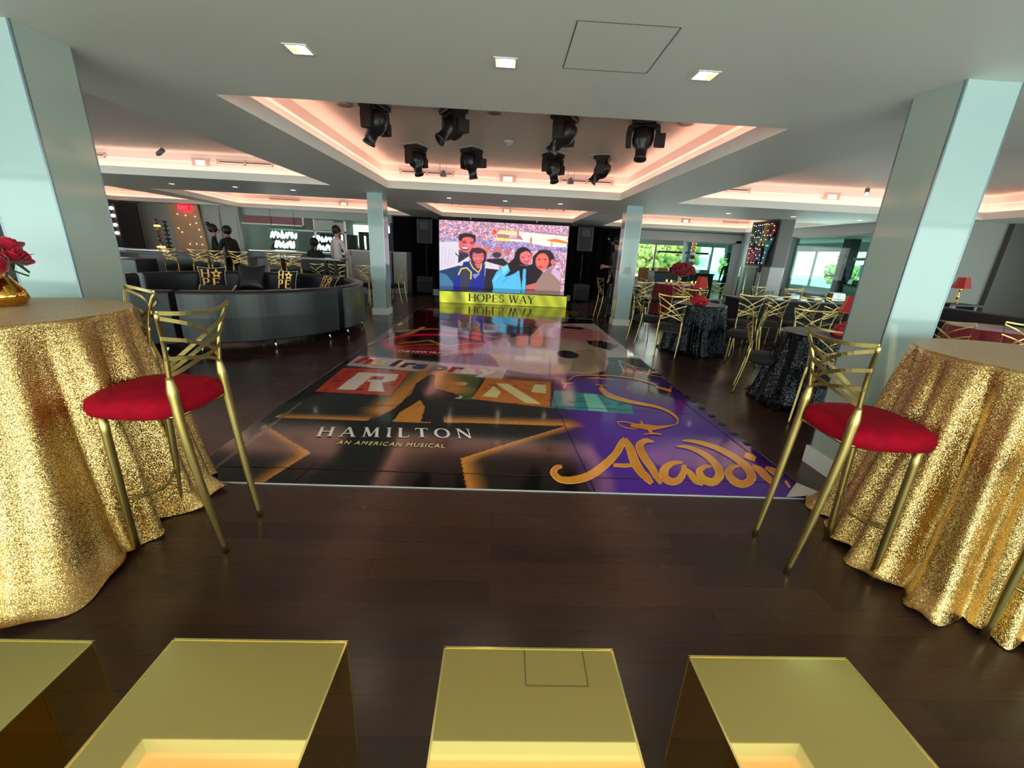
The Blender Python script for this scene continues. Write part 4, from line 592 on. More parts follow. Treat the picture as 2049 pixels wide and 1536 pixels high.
for x,y,l in ((-.82,6.96,'left'),(1.15,6.93,'right')):
    t = thing('sprinkler', 'tiny white sprinkler cap on the near coffer ceiling, '+l, 'sprinkler', (x,y,UZ)); MB().lathe([(.001,-.006),(.035,-.006),(.038,0)], 16).build('cap', 'lip', t); MB().lathe([(.001,-.012),(.012,-.012),(.012,-.006)],10).build('nozzle','lip',t)
for x,y,l in ((-1.07,7.95,'left'),(1.15,7.98,'right')):
    t = thing('pendant_camera', 'grey dome fixture on a short bracket in the near coffer, '+l, 'fixture', (x,y,UZ)); MB().b2((-.06,-.02,-.16),(-.05,.02,0)).build('bracket', 'lip', t); MB().b2((.05,-.02,-.16),(.06,.02,0)).build('bracket', 'lip', t); MB().lathe([(.02,-.08),(.05,-.13),(.06,-.16),(.055,-.18),(.001,-.185)], 16).build('dome', 'stageside', t)
def cove_fix(x, y, label, w=.3):
    t = thing('cove_light_box', label, 'wall light', (x,y,2.585)); MB().b2((-w/2,-.012,0),(w/2,0,.125)).build('frame', 'pinkframe', t); MB().b2((-.08,-.018,.01),(.08,-.012,.085)).build('diffuser', 'exitbox', t)
def cove_vent(x0, x1, y, label):
    t = thing('linear_vent', label, 'vent', ((x0+x1)/2,y,2.63)); w = (x1-x0)/2; m = MB()
    m.b2((-w,-.012,0),(w,0,.012)).b2((-w,-.012,.065),(w,0,.077)).b2((-w,-.012,0),(-w+.02,0,.077)).b2((w-.02,-.012,0),(w,0,.077)).b2((-.012,-.012,0),(.012,0,.077)); m.build('frame', 'pinkframe', t); MB().b2((-w+.04,-.006,.03),(w-.04,-.003,.047)).build('slot', 'greyd', t)
YB = 8.18
cove_fix(.05, YB, 'small glowing box on the cove wall in the middle above the dance floor'); cove_vent(-1.87,-.91,YB,'slot vent on the cove wall left of the middle glowing box'); cove_vent(.98,1.95,YB,'slot vent on the cove wall right of the middle glowing box')
cove_fix(-5.34, YB+.04, 'small glowing box on the left cove wall above the sofas'); cove_vent(-5.06,-4.09,YB+.04,'slot vent right of the glowing box above the sofas'); cove_vent(-7.6,-6.95,YB+.04,'slot vent partly behind the left column')
cove_fix(6.02, YB, 'small glowing box on the right cove wall beside the tall column'); cove_vent(3.6,4.48,YB,'slot vent at the left end of the right cove')
cove_fix(6.1, 14.75, 'small glowing box on the far right cove wall left of the marquee sign'); cove_vent(7.35,8.35,14.7,'slot vent on the far right cove wall beside the marquee sign')
cove_fix(-5.3, 14.97, 'small glowing box on the far left cove wall'); cove_vent(-7.7,-6.73,14.97,'slot vent on the far left cove wall'); cove_fix(.09, 14.42, 'small glowing box on the cove wall above the LED wall')
def spot(x, y, label, on):
    t = thing('ceiling_spotlight', label, 'spotlight', (x,y,UZ)); MB().tube([(0,0,0),(0,0,-.06)], .012, 6).build('stem', 'lip', t); MB().tube([(.02,.02,-.04),(-.03,-.05,-.12)], .035, 12).build('can', 'stageside', t)
    MB().sphere((-.033,-.056,-.126), .028, n=8).build('bulb', 'lamp' if on else 'stageside', t)
spot(-5.6, 7.7, 'small unlit spotlight on the upper ceiling above the sofas', False); spot(6.3, 7.75, 'small burning spotlight on the upper ceiling beside the right column', True)

# ---------------------------------------------------------------- dance floor
DX0, DX1, DY0, DY1 = -1.93, 2.07, 2.245, 11.33
def floor_art(h, w, y0, y1):
    c = Canvas(w, h, DX0, y0, DX1, y1, (17,15,16)); rs = np.random.RandomState(11)
    BL = (17,15,16)
    # dark red poster far left, black poster far right
    c.poly([(-1.9,6.75),(.1,6.75),(.1,11.3),(-1.9,11.3)], (66,8,18)); c.poly([(.1,6.6),(2.05,6.6),(2.05,11.3),(.1,11.3)], (15,12,12))
    for k in range(7): c.line([(-1.75,8.4+.25*k),(-.6,8.55+.25*k)], (110,12,26), .07, .7)
    c.ell(-1.3,10.0,.55,.18,(190,140,60)); c.ell(-1.2,10.05,.38,.1,(60,20,16)); c.ell(-.5,9.2,.5,.35,(210,70,40),.8); c.ell(.5,9.0,.28,.7,(220,50,44),.9); c.ell(1.0,8.75,.35,.5,(230,60,50),.9); c.ell(-.9,8.6,.3,.8,(190,40,60),.7); c.ell(.1,8.2,.6,.2,(150,130,60),.7)
    for k in range(6): c.line([(1.45+.1*k,10.1+.1*(k%2)),(1.7+.05*k,10.75)], (190,110,40), .07, .8)
    for k in range(5): c.line([(1.3,9.9+.16*k),(1.8,10.1+.16*k)], (170,90,34), .05, .7)
    # yellow streaks and the red oval poster
    c.line([(-1.85,7.1),(-1.2,7.5),(-.4,7.2),(.3,6.7)], (214,130,40), .16); c.line([(-1.92,6.05),(-1.5,7.0),(-1.4,7.6)], (214,190,110), .12)
    c.poly([(-1.9,5.35),(.1,5.35),(.1,6.75),(-1.9,6.75)], (20,17,17)); c.ell(-.95,6.35,.98,.80,(240,44,90)); c.ell(-.95,6.38,.82,.54,(150,12,40)); c.ell(-.9,6.55,.70,.32,(60,10,18)); c.ell(-.9,5.8,.75,.26,(190,30,44)); c.ell(-.9,5.72,.6,.13,(150,16,28))
    c.line([(-1.5,6.2),(-1.1,6.5),(-.8,6.15),(-.4,6.45),(.0,6.3)], (200,176,50), .075); c.line([(-1.45,6.0),(-1.0,6.25),(-.4,6.05)], (180,150,40), .05)
    # white poster with pink hands, right
    c.poly([(.55,5.8),(2.05,5.85),(2.05,8.85),(.9,8.6),(.5,7.0)], (206,200,198)); c.poly([(1.05,8.1),(1.5,8.6),(1.95,7.9),(1.9,7.2),(1.55,6.8),(1.0,7.1)], (206,140,140))
    for k in range(4): c.line([(1.15,7.3+.28*k),(1.8,7.5+.2*k)], (140,70,80), .035)
    c.poly([(1.3,8.35),(1.75,8.3),(1.6,8.05),(1.25,8.15)], (26,18,20)); c.poly([(1.5,6.95),(1.75,7.05),(2.0,6.7),(1.75,6.3),(1.5,6.6)], (22,18,20)); c.line([(1.9,5.9),(1.95,8.0)], (180,178,176), .03)
    # pale curved panel with a round hole, black behind it
    c.poly([(.1,4.85),(2.05,4.85),(2.05,5.85),(.1,5.85)], (20,18,20)); c.poly([(-.2,4.9),(.2,5.2),(.1,5.6),(-.2,5.5)], BL)
    d = c.inside(ARTP['mask']); c.put(d, (196,184,166)); e = c.dist(ARTP['mask']); c.put(d*np.clip(1-e/.35,0,1)*.35, (150,132,108)); c.put(c.inside([(.9,5.0),(1.45,5.0),(1.5,6.4),(1.2,6.2)])*d*.35, (110,100,60)); c.ell(1.02,5.92,.17,.26,(26,30,44))
    # outlined zig-zag figure
    c.line([(1.62,5.1),(1.72,5.7),(1.85,5.35),(2.02,5.25),(1.9,5.0),(2.06,4.9)], (224,218,216), .022); c.line([(1.62,5.1),(1.85,5.05),(1.78,5.45),(1.95,5.15)], (224,218,216), .022); c.line([(1.1,5.55),(1.72,5.5)], (190,186,186), .015)
    # hairspray strip
    c.poly([(-1.86,4.9),(.05,4.56),(.12,5.06),(-1.9,5.36)], (196,186,192)); c.put(np.clip(1-c.dist([(-1.86,4.9),(.05,4.56),(.12,5.06),(-1.9,5.36)])/.14,0,1)*(~c.inside([(-1.86,4.9),(.05,4.56),(.12,5.06),(-1.9,5.36)]))*.5, (196,186,192))
    # purple panel, soft left edge
    m = np.clip((c.X-.42)/.38, 0, 1)*np.clip((4.95-c.Y)/.25,0,1); c.put(m, (76,24,150)); c.put(m*np.exp(-((c.X-1.25)/.5)**2-((c.Y-3.3)/1.1)**2)*.45, (112,50,200)); c.put(np.clip((c.X-1.95)/.12,0,1)*(c.Y<4.9)*.7, (30,16,60)); c.put(m*np.exp(-((c.X-1.75)/.25)**2-((c.Y-4.35)/.25)**2)*.8, (22,14,34))
    # four coloured letter blocks
    def block(P, col, dk, seed):
        c.poly(P, col); r = np.random.RandomState(seed); x0, x1 = min(p[0] for p in P), max(p[0] for p in P); y0, y1 = min(p[1] for p in P), max(p[1] for p in P)
        for _ in range(26):
            x = r.uniform(x0,x1-.1); y = r.uniform(y0,y1-.04); w = r.uniform(.02,.12); c.put(c.inside([(x,y),(x+w,y),(x+w,y+r.uniform(.015,.05)),(x,y+.03)])*c.inside(P)*.75, dk)
    block([(-1.80,3.92),(-1.05,3.88),(-1.04,4.75),(-1.84,4.79)], (204,62,44), (96,20,22), 1); block([(-1.03,3.88),(-.25,3.84),(-.18,4.68),(-1.02,4.75)], (58,98,42), (24,44,20), 2)
    block([(-.25,3.86),(.51,3.69),(.62,4.52),(-.13,4.60)], (206,124,44), (130,66,24), 3); block([(.52,3.69),(1.30,3.60),(1.38,4.02),(.95,4.2),(.62,4.24)], (34,142,150), (14,70,90), 4)
    WH = (230,224,214)
    for P in ([(-1.62,4.0),(-1.44,4.0),(-1.40,4.62),(-1.60,4.63)],[(-1.42,4.62),(-1.14,4.60),(-1.12,4.36),(-1.24,4.27),(-1.40,4.28),(-1.40,4.36),(-1.26,4.36),(-1.27,4.49),(-1.42,4.50)],[(-1.36,4.27),(-1.24,4.27),(-1.14,3.98),(-1.30,3.99)]): c.poly(P, WH)
    for P in ([(-.62,4.42),(-.33,4.38),(-.35,4.28),(-.6,4.30)],[(-.55,3.96),(-.34,3.93),(-.36,3.86),(-.55,3.88)]): c.poly(P, WH)
    for P in ([(-.15,3.95),(.0,3.93),(.04,4.1),(-.04,4.3)],[(-.02,4.40),(.12,4.40),(.44,3.78),(.28,3.80)],[(.36,4.14),(.52,4.12),(.54,4.42),(.42,4.42)]): c.poly(P, (228,226,160))
    for P in ([(.88,3.66),(1.06,3.65),(1.06,4.14),(.92,4.16)],): c.poly(P, (130,214,200))
    # gold-edged star on black with a dark standing figure
    c.poly([(-1.93,2.2),(.62,2.2),(.42,3.35),(.45,3.66),(-1.93,3.88)], BL)
    star = [(-1.93,3.235),(-1.08,3.238),(-.755,4.95),(-.44,3.26),(.60,3.272),(-.24,2.635),(-.10,1.9),(-.75,2.3),(-1.50,1.9),(-1.29,2.648),(-1.93,3.16)]
    ins = c.inside(star); dd = c.dist(star, False); up = (c.Y > 3.236)
    GO = (206,136,56)
    c.put((~ins)*up*np.clip(1.25-c.dist([(-1.93,3.236),(-1.08,3.24)],False)/.11,0,1)*(c.X<-1.0), GO); c.put((~ins)*up*np.clip(1.3-c.dist([(-.44,3.26),(.60,3.275)],False)/.15,0,1)*(c.X>-.5)*(c.Y>3.255), GO)
    g = np.clip(1.3-c.dist([(-1.0,3.5),(-.755,4.75)],False)/.20,0,1); c.put(g*(c.Y>3.25), GO); g = np.clip(1.3-c.dist([(-.755,4.75),(-.45,4.15)],False)/.20,0,1); c.put(g*.95, GO)
    c.poly([(-1.02,3.24),(-.55,3.24),(-.6,3.85),(-.8,3.8)], GO)
    for L in ([(-1.93,3.16),(-1.29,2.648)],[(-1.29,2.648),(-1.42,2.1)],[(.60,3.272),(-.24,2.635)],[(-.24,2.635),(-.12,2.1)]):
        c.put((~ins)*np.clip(1.1-c.dist(L,False)/(.10 if L[1][1]>2.4 else .14),0,1)*(c.Y<3.26), GO)
    c.put((rs.rand(c.h,c.w)<.5)*((c.a[...,0]>150)&(c.a[...,2]<80)&(c.a[...,1]<150))*.18, (120,70,20))
    fig = [(-.80,4.62),(-.72,4.64),(-.70,4.40),(-.66,4.15),(-.45,4.02),(-.36,3.90),(-.52,3.80),(-.57,3.74),(-.50,3.29),(-.57,3.25),(-.64,3.26),(-.66,3.6),(-.74,3.78),(-.86,3.45),(-.87,3.235),(-1.04,3.24),(-.93,3.55),(-.86,3.95),(-.88,4.28),(-.84,4.42)]
    c.poly(fig, (20,16,16))
    # worn edges: dark border left, pale strip, black tape right
    c.put((c.X < -1.84)*(c.Y < 6)*.9, (20,18,18)); c.put((np.abs(c.X+1.79) < .014)*(c.Y<3.6)*.8, (120,104,100)); c.put((c.X < -1.83)*(c.Y>6.1)*(c.Y<9)*.8, (150,140,130)); c.put((np.abs(c.X+1.88)<.03)*(np.abs(c.Y-7.85)<.16), (230,230,228))
    return c
t = thing('dance_floor', 'glossy printed dance floor covered with theatre posters leading to the stage', 'dance floor', (0,0,0))
def surf(x, y, p):
    p[:,0] = x; p[:,1] = y; p[:,2] = .006+.0012*np.sin(x*3.1+1)*np.sin(y*2.3)+.0010*np.sin(y*7+x*2)
ca = floor_art(330, 400, DY0, 5.4); canvas_mesh(ca, 'printed_surface', 'vinyl', surf, t)
cb = floor_art(260, 220, 5.4, DY1); canvas_mesh(cb, 'printed_surface', 'vinyl', surf, t)
e = MB(); e.b2((DX0,DY0-.004,0),(DX1,DY0,.008)).b2((DX0-.004,DY0,0),(DX0,DY1,.005)).b2((DX1,DY0,0),(DX1+.003,DY1,.005)); e.build('cut_edge', 'vinyle', t)
s = MB()
for L in ([(-.77,DY0),(-.89,3.6),(-.80,4.9)],[(-1.23,DY0),(-1.2,2.5)],[(.64,DY0),(.58,4.1),(.72,5.6)],[(DX0,2.43),(-.75,2.425),(1.0,2.42),(2.0,2.43)],[(-1.34,3.57),(.5,3.72),(1.9,3.66)],[(2.0,2.5),(1.92,4.6),(1.98,6.5)]):
    P = smooth_path([(x,y,.0095) for x,y in L], 4); s.strap(P, (0,0,1), .0012, .005)
s.build('seam', 'seam', t)
# little tape flags along the right edge and the lifted corner
f = MB()
for k in range(12):
    y = 3.0+.2*k; f.b2((2.035,y,.007),(2.085,y+.05,.012))
f.build('edge_tape', 'seam', t)
MB().add([(1.86,2.243,.01),(2.11,2.243,.04),(2.05,2.42,.015),(1.95,2.33,.012)], [(0,1,2,3)]).build('lifted_corner', 'vinyle', t)
Zp = .0098
wd, wl = serif_word('HAMILTON', .175, .38, 1.18); sc_ = 1.235/wl
word_mb(wd, lambda a,b,k: (-1.365+a*sc_-b*.22, 2.905+b+a*.03, Zp+.0002*k)).build('title_lettering', 'vinylw', t)
o = text_mesh('subtitle_lettering', 'AN AMERICAN MUSICAL', .085, 'vinylc', t, (-1.165,2.79,Zp), (0,0,R(-.6)), .0003, 1.0, 0, 'LEFT', 1.25)
bb = max(v.co.x for v in o.data.vertices); o.scale = (.79/bb,1,1)
def strip_mesh(strips, grow, z, name, m_):
    mb = MB(); 
    for k, S in enumerate(strips):
        vs = []
        for a, b in S:
            A, B = Vector(a), Vector(b); d = (B-A); L = d.length or 1e-6; d = d/L*grow; A -= d; B += d; vs += [(A.x,A.y,z+.0001*k),(B.x,B.y,z+.0001*k)]
        mb.add(vs, [(2*i,2*i+1,2*i+3,2*i+2) for i in range(len(S)-1)])
    return mb.build(name, m_, t)
strip_mesh(ALADDIN, .007, Zp-.0006, 'gold_lettering_outline', 'vinylo'); strip_mesh(ALADDIN, 0, Zp+.0012, 'gold_lettering', 'vinylg'); strip_mesh(SMOKE, 0, Zp+.0004, 'gold_lamp_drawing', 'vinylg')
cols = ['b_red','b_gold','brassd','cblack','b_navy','b_navy','brassd','white','black']; xx = -1.80
for i, ch in enumerate('hairspray'):
    o = text_mesh('coloured_letter', ch, .42, ['redbright','vinylo','seam','seam','b_navy','stageside','b_red','vinylw','vinylw'][i], t, (xx, 5.02-i*.038, Zp), (0,0,R(-9)), .0003, .95, 0, bold=.018); xx += [.22,.235,.13,.17,.21,.225,.16,.225,.2][i]
text_mesh('musical_lettering', 'THE NEW MUSICAL', .14, 'vinylw', t, (-1.42,5.66,Zp), (0,0,R(-1)), .0003, .68, bold=.004)
for i in range(5): text_mesh('poster_credit', ['TURN IT','ON','NOW','THE','AT'][i], .16, 'vinylw', t, (1.0+i*.24+(.25 if i else 0),9.45-.02*i,Zp), (0,0,0), .0003, .6)

# ---------------------------------------------------------------- gold mirrored cubes
def cube(x, y, label, w=.445, h=.415):
    t = thing('mirrored_cube', label, 'cube table', (x,y,0), 0, 'gold mirrored cubes along the front')
    MB().b2((-w/2,-w/2,0),(w/2,w/2,h-.004)).build('sides', 'gold', t); MB().b2((-w/2,-w/2,h-.004),(w/2,w/2,h)).build('top', 'gold', t)
    e = MB(); k = .0025
    for a, b in (((-w/2-k,w/2-k,h-k),(w/2+k,w/2+k,h+k*.6)),((-w/2-k,-w/2-k,h-k),(w/2+k,-w/2+k,h+k*.6)),((-w/2-k,-w/2,h-k),(-w/2+k,w/2,h+k*.6)),((w/2-k,-w/2,h-k),(w/2+k,w/2,h+k*.6))): e.b2(a, b)
    for a in (-1,1):
        for b in (-1,1): e.b2((a*w/2-k*.7,b*w/2-k*.7,0),(a*w/2+k*.7,b*w/2+k*.7,h))
    e.build('edge', 'golde', t); return t
cube(-1.235,.61,'gold mirrored cube cut off at the left edge, leftmost of the four'); cube(-.595,.62,'gold mirrored cube, second from the left, beside the leftmost one'); cube(.11,.608,'gold mirrored cube in the middle with a small square reflection'); cube(.752,.60,'gold mirrored cube, rightmost of the four', .43)

# ---------------------------------------------------------------- chairs
def chair_parts(t, sh, th, hw, dp, seatmat, metal, legr, footrest=False):
    # local: sitter looks to +y; back posts at y=0, front legs at y=dp
    hs, ht = hw*.86, hw+.03      # half widths at seat joint and at top
    zc = sh+.10*(1 if footrest else .9)                 # where the straps come together
    for s in (-1,1):
        P = smooth_path([(s*hw*.80,-.035,0),(s*hw*.84,.0,sh*.35),(s*hs*1.02,.035,sh*.8),(s*hs*1.01,.045,sh+.0),(s*hs,.05,zc)], 6); n = len(P)
        MB().tube(P, [legr*(.72+.45*min(1,i/n*1.3) if i < n*.8 else 1.17-.72*(i/n-.8)/.2) for i in range(n)], 12).build('leg', metal, t)
        P = [(s*(hw*.84),dp-.01,0),(s*hw*.88,dp-.018,sh*.4),(s*hw*.92,dp-.03,sh-.05)]; P = smooth_path(P, 4)
        MB().tube(P, [legr*.8+legr*.16*i/len(P) for i in range(len(P))], 10).build('leg', metal, t)
        P = smooth_path([(s*hs,.05,zc-.03),(s*(hs+.012),.032,(zc+th)/2),(s*ht,.0,th)], 5)
        MB().tube(P, [legr*.5-legr*.08*i/len(P) for i in range(len(P))], 8).build('back_post', metal, t)
    H = th-zc
    m = MB(); P = smooth_path([(-ht,0,th),(-ht*.55,-.035,th-.012),(0,-.05,th-.018),(ht*.55,-.035,th-.012),(ht,0,th)], 5); m.strap(P, (0,0,1), .016, .007); m.build('top_rail', metal, t)
    for s in (-1,1):
        for k, f in enumerate((.93,.62,.30)):
            za = zc+H*f; ze = zc+.004+.016*(2-k)
            xa = s*(hs+(ht-hs)*f); ya = .055-.055*f
            Q = [(xa,ya,za),(xa*.45,ya-.03-.015*f,za-(za-ze)*.20),(-s*hs*.2,ya-.025,za-(za-ze)*.50),(-s*hs*.68,.03,ze+(za-ze)*.18),(-s*hs,.05,ze)]
            MB().strap(smooth_path(Q, 5), (0,0,1), .0155 if footrest else .0125, .005).build('strap', metal, t)
    # seat
    m = MB(); n = 28; rings = []; sw, sd = hw+.042, dp/2+.02; cy = dp/2+.045
    for f, z in ((.84,sh-.085),(.97,sh-.07),(1.0,sh-.04),(.97,sh-.012),(.82,sh+.008),(.45,sh+.018),(.02,sh+.02)):
        ring_ = []
        for j in range(n):
            a = 2*PI*j/n; e = .62
            ring_.append((sw*f*math.copysign(abs(math.cos(a))**e, math.cos(a)), cy+sd*f*math.copysign(abs(math.sin(a))**e, math.sin(a)), z))
        rings += ring_
    m.add(rings, [(i*n+j,i*n+(j+1)%n,(i+1)*n+(j+1)%n,(i+1)*n+j) for i in range(6) for j in range(n)]+[tuple(range(n))[::-1], tuple(range(6*n,7*n))], 0, True); m.build('seat', seatmat, t)
    m = MB(); m.tube([(-hs,.05,sh-.075),(hs,.05,sh-.075)], .009, 6); m.tube([(-hw*.95,dp-.03,sh-.075),(hw*.95,dp-.03,sh-.075)], .009, 6)
    for s in (-1,1): m.tube([(s*hs,.05,sh-.075),(s*hw*.95,dp-.03,sh-.075)], .009, 6)
    m.build('seat_frame', metal, t)
    if footrest: MB().tube(smooth_path([(-hw*.86,dp-.01,.27),(-hw*.4,dp-.05,.255),(0,dp-.07,.25),(hw*.4,dp-.05,.255),(hw*.86,dp-.01,.27)],4), .007, 6).build('footrest', metal, t)
def facing(dx, dy): return math.atan2(-dx, dy)
st = thing('bar_stool', 'brass bar stool with red velvet seat in front of the left gold sequin table', 'bar stool', (-1.285,1.792,0), facing(-1,.02), 'brass bar stools with red velvet seats')
chair_parts(st, .765, 1.135, .175, .385, 'velvet', 'brass', .0185, True)
dup(st, (1.47,1.735,0), facing(1,-.03), 'brass bar stool with red velvet seat beside the right gold sequin table')
dup(st, (-1.93,2.30,0), facing(-.57,-.82), 'brass bar stool half hidden behind the left gold sequin table')
dup(st, (2.038,.85,0), facing(.35,.94), 'bar stool cut off at the right edge, only one dark leg showing')

# ---------------------------------------------------------------- high tables with sequin cloths
def high_table(x, y, rt, ht, hem, label, seed, clothm, topm, nf=15, clabel='', amp=.044):
    t = thing('cocktail_table', label, 'table', (x,y,0)); MB().lathe([(.001,ht-.03),(rt-.02,ht-.03),(rt-.02,ht-.006),(.001,ht-.006)], 40).build('tabletop', 'white', t); MB().lathe([(.03,.03),(.03,ht-.03)], 16).build('pole', 'dark', t); MB().lathe([(.001,0),(.25,0),(.24,.02),(.03,.03)], 24).build('base', 'dark', t)
    r = random.Random(seed); n = 220; rows = 46; ph = [r.uniform(0,6.28) for _ in range(6)]; m = MB(); vs = []
    def hemr(a):
        if callable(hem): return hem(a)
        return hem
    for i in range(rows+1):
        u = i/rows; z = ht*(1-u)
        for j in range(n):
            a = 2*PI*j/n; w = a+.12*math.sin(2*a+ph[3])+.10*u*math.sin(3*a+ph[4])
            fold = (abs(math.sin(nf*w/2+ph[0]))**.7*2-1)*1.1+.55*math.sin((nf-5)*w+ph[1]+u*.6)+.3*math.sin((nf*2+1)*w+ph[2])
            k = min(1,u*1.6)**.7; rr = rt+(hemr(a)-rt)*(.25*u+.75*u**1.8)+amp*k*fold
            zz = z
            if u < .02: rr = rt
            if u > .9:   # hem spreads out and crumples on the floor
                q = (u-.9)/.1; rr += .03*q*(1+math.sin(5*w+ph[5])); zz = max(.004+.012*(1+math.sin(nf*w*1.3+ph[2]))*(.5+.5*q)*(1 if q<1 else .4), z)
            vs.append((rr*math.cos(a), rr*math.sin(a), zz))
    m.add(vs, [(i*n+j,i*n+(j+1)%n,(i+1)*n+(j+1)%n,(i+1)*n+j) for i in range(rows) for j in range(n)], 0, True)
    tv = [(rt*f*math.cos(2*PI*j/n), rt*f*math.sin(2*PI*j/n), ht+(.0015*math.sin(7*f+j*.3) if f < .98 else 0)) for f in (1,.97,.6,.2,.01) for j in range(n)]
    m.add(tv, [(i*n+j,i*n+(j+1)%n,(i+1)*n+(j+1)%n,(i+1)*n+j) for i in range(4) for j in range(n)], 1, True)
    o = m.build('tablecloth', [clothm, topm]); o.location = (x,y,0); tag(o, clabel, 'tablecloth'); return o
def hemL(a):
    a = (a+PI)%(2*PI)-PI; k = [(-180,.6),(-140,.62),(-113,.50),(-60,.72),(-47,.74),(-32,.66),(-14,.50),(14,.56),(32,.62),(60,.53),(120,.53),(180,.6)]; d = math.degrees(a)
    for (a0,r0),(a1,r1) in zip(k,k[1:]):
        if a0 <= d <= a1: u = (d-a0)/(a1-a0); u = u*u*(3-2*u); return r0+(r1-r0)*u
    return .6
high_table(-2.218,1.856,.470,1.07,hemL,'high cocktail table hidden under the left gold sequin cloth',5,'goldseq','goldtop',14,'gold sequin tablecloth reaching the floor on the left high table with the rose vase',.058)
high_table(2.475,1.70,.495,1.07,.60,'high cocktail table hidden under the right gold sequin cloth',9,'goldseq','goldtop',15,'gold sequin tablecloth reaching the floor on the right high table',.052)
high_table(3.15,6.55,.40,.76,.46,'small round table under black sequins left of the long black counter',3,'blackseq','blacktop',16,'black sequin tablecloth on the round table with the small red lamp',.03)
high_table(3.38,4.12,.42,.76,.56,'small round table under black sequins behind the tall right column',4,'blackseq','blacktop',14,'black sequin tablecloth partly behind the tall right column and red stool',.03)
high_table(3.0,10.1,.40,.76,.48,'round table under black sequins behind the slim right column',6,'blackseq','blacktop',14,'black sequin tablecloth behind the slim right column',.03)
high_table(4.75,11.2,.62,.78,.72,'round table under a plain red cloth in front of the buffet',7,'redcloth','redcloth',18,'red tablecloth under the big dome of red flowers',.03)
high_table(6.45,5.1,.55,.76,.62,'round table under a red cloth behind the right gold table',8,'redcloth','redcloth',16,'red tablecloth just visible over the right gold sequin table',.03)
# vase with roses
VX, VY = -2.29, 1.985
v = thing('vase', 'round polished gold vase with red roses on the left gold table', 'vase', (VX,VY,1.072)); MB().lathe([(.04,0),(.075,.006),(.088,.035),(.08,.07),(.05,.115),(.038,.14),(.045,.155),(.036,.15),(.034,.13),(.05,.10)], 32, cap=False).build('body', 'vase', v)
MB().lathe([(.001,.001),(.04,.0)], 24, cap=False).build('base', 'vase', v)
def rose(x, y, z, s, tx, ty, label):
    t = thing('rose', label, 'flower', (x,y,z), rnd.uniform(0,6), 'red roses in the gold vase'); t.rotation_euler = (tx,ty,rnd.uniform(0,6))
    m = MB()
    for L in range(5):
        k = 5 if L > 1 else 3; r0 = s*(.22+.19*L)
        for i in range(k):
            a0 = 2*PI*i/k+L*.7; vs = []; nu, nv = 6, 5
            for iu in range(nu+1):
                for iv in range(nv+1):
                    u = iu/nu-.5; w = iv/nv; aa = a0+u*(2*PI/k)*1.25; rr = r0*(.35+.75*math.sin(w*PI*.55))+(s*.10*w**3*L/2)*(1-abs(u)); zz = s*(1.1*w-.1*L*w)*(1-.35*(2*u)**2*w)
                    vs.append((rr*math.cos(aa), rr*math.sin(aa), zz))
            m.add(vs, [(iu*(nv+1)+iv,(iu+1)*(nv+1)+iv,(iu+1)*(nv+1)+iv+1,iu*(nv+1)+iv+1) for iu in range(nu) for iv in range(nv)], 0, True)
    m.build('petals', 'rose', t)
    sm_ = MB().tube([(0,0,.01),(.0,0,-.07)], .004, 5).build('stem', 'leaf', t)
    l = MB()
    for i in range(3):
        a = i*2.1; l.add([(0,0,0),(s*.8*math.cos(a-.25),s*.8*math.sin(a-.25),.0),(s*1.5*math.cos(a),s*1.5*math.sin(a),-.015),(s*.8*math.cos(a+.25),s*.8*math.sin(a+.25),.0)], [(0,1,2,3)])
    l.build('leaf', 'leaf', sm_)
for i,(dx,dy,dz,s,tx,ty) in enumerate([(.0,-.02,.22,.05,.1,0),(.085,.0,.205,.055,.2,.7),(-.08,.0,.21,.05,0,-.6),(.02,.08,.20,.05,-.6,.1),(.03,-.085,.195,.052,.7,.2),(-.06,.07,.2,.045,-.5,-.4),(.12,-.05,.17,.045,.5,1.0),(.05,.03,.25,.05,-.1,.2)]):
    rose(VX+dx,VY+dy,1.072+dz,s,tx,ty,'red rose '+['on top of the bouquet','at the right of the bouquet','at the left of the bouquet','at the back of the bouquet','at the front of the bouquet','at the back left of the bouquet','hanging low at the right of the bouquet','highest in the bouquet'][i]+' in the gold vase')

# ---------------------------------------------------------------- curved leather sofas
SCX, SCY, SR = -4.3, 7.0, 1.95
def sofa(a0, a1, label):
    t = thing('curved_sofa', label, 'sofa', (SCX,SCY,0), 0, 'curved black leather sofas in a ring')
    n = 26; A = [R(a0+(a1-a0)*i/n) for i in range(n+1)]
    def sweep(prof, name, m_, bev=.015, cap=True):
        k = len(prof); vs = [(r*math.cos(a), r*math.sin(a), z) for a in A for r, z in prof]; fs = [(i*k+j,(i+1)*k+j,(i+1)*k+(j+1)%k,i*k+(j+1)%k) for i in range(n) for j in range(k)]
        if cap: fs += [tuple(range(k)), tuple(n*k+j for j in range(k))[::-1]]
        m = MB(); m.add(vs, fs, 0, False); o = m.build(name, m_, t, bevel=bev); return o
    sweep([(SR-.17,.13),(SR-.01,.13),(SR+.0,.45),(SR-.005,.75),(SR-.03,.78),(SR-.14,.78),(SR-.18,.74)], 'backrest', 'leather')
    sweep([(SR-.80,.20),(SR-.18,.20),(SR-.18,.44),(SR-.78,.43),(SR-.81,.40)], 'seat', 'leatherseat')
    sweep([(SR-.78,.13),(SR-.05,.13),(SR-.05,.20),(SR-.78,.20)], 'base_frame', 'black', .003)
    for f in (.08,.5,.92):
        a = R(a0+(a1-a0)*f)
        for r in (SR-.10,SR-.70):
            c, s = math.cos(a), math.sin(a); d = .045 if r > SR-.5 else -.03
            MB().tube([(r*c,r*s,.135),((r+d)*c,(r+d)*s,0)], [.017,.012], 10).build('leg', 'chrome', t)
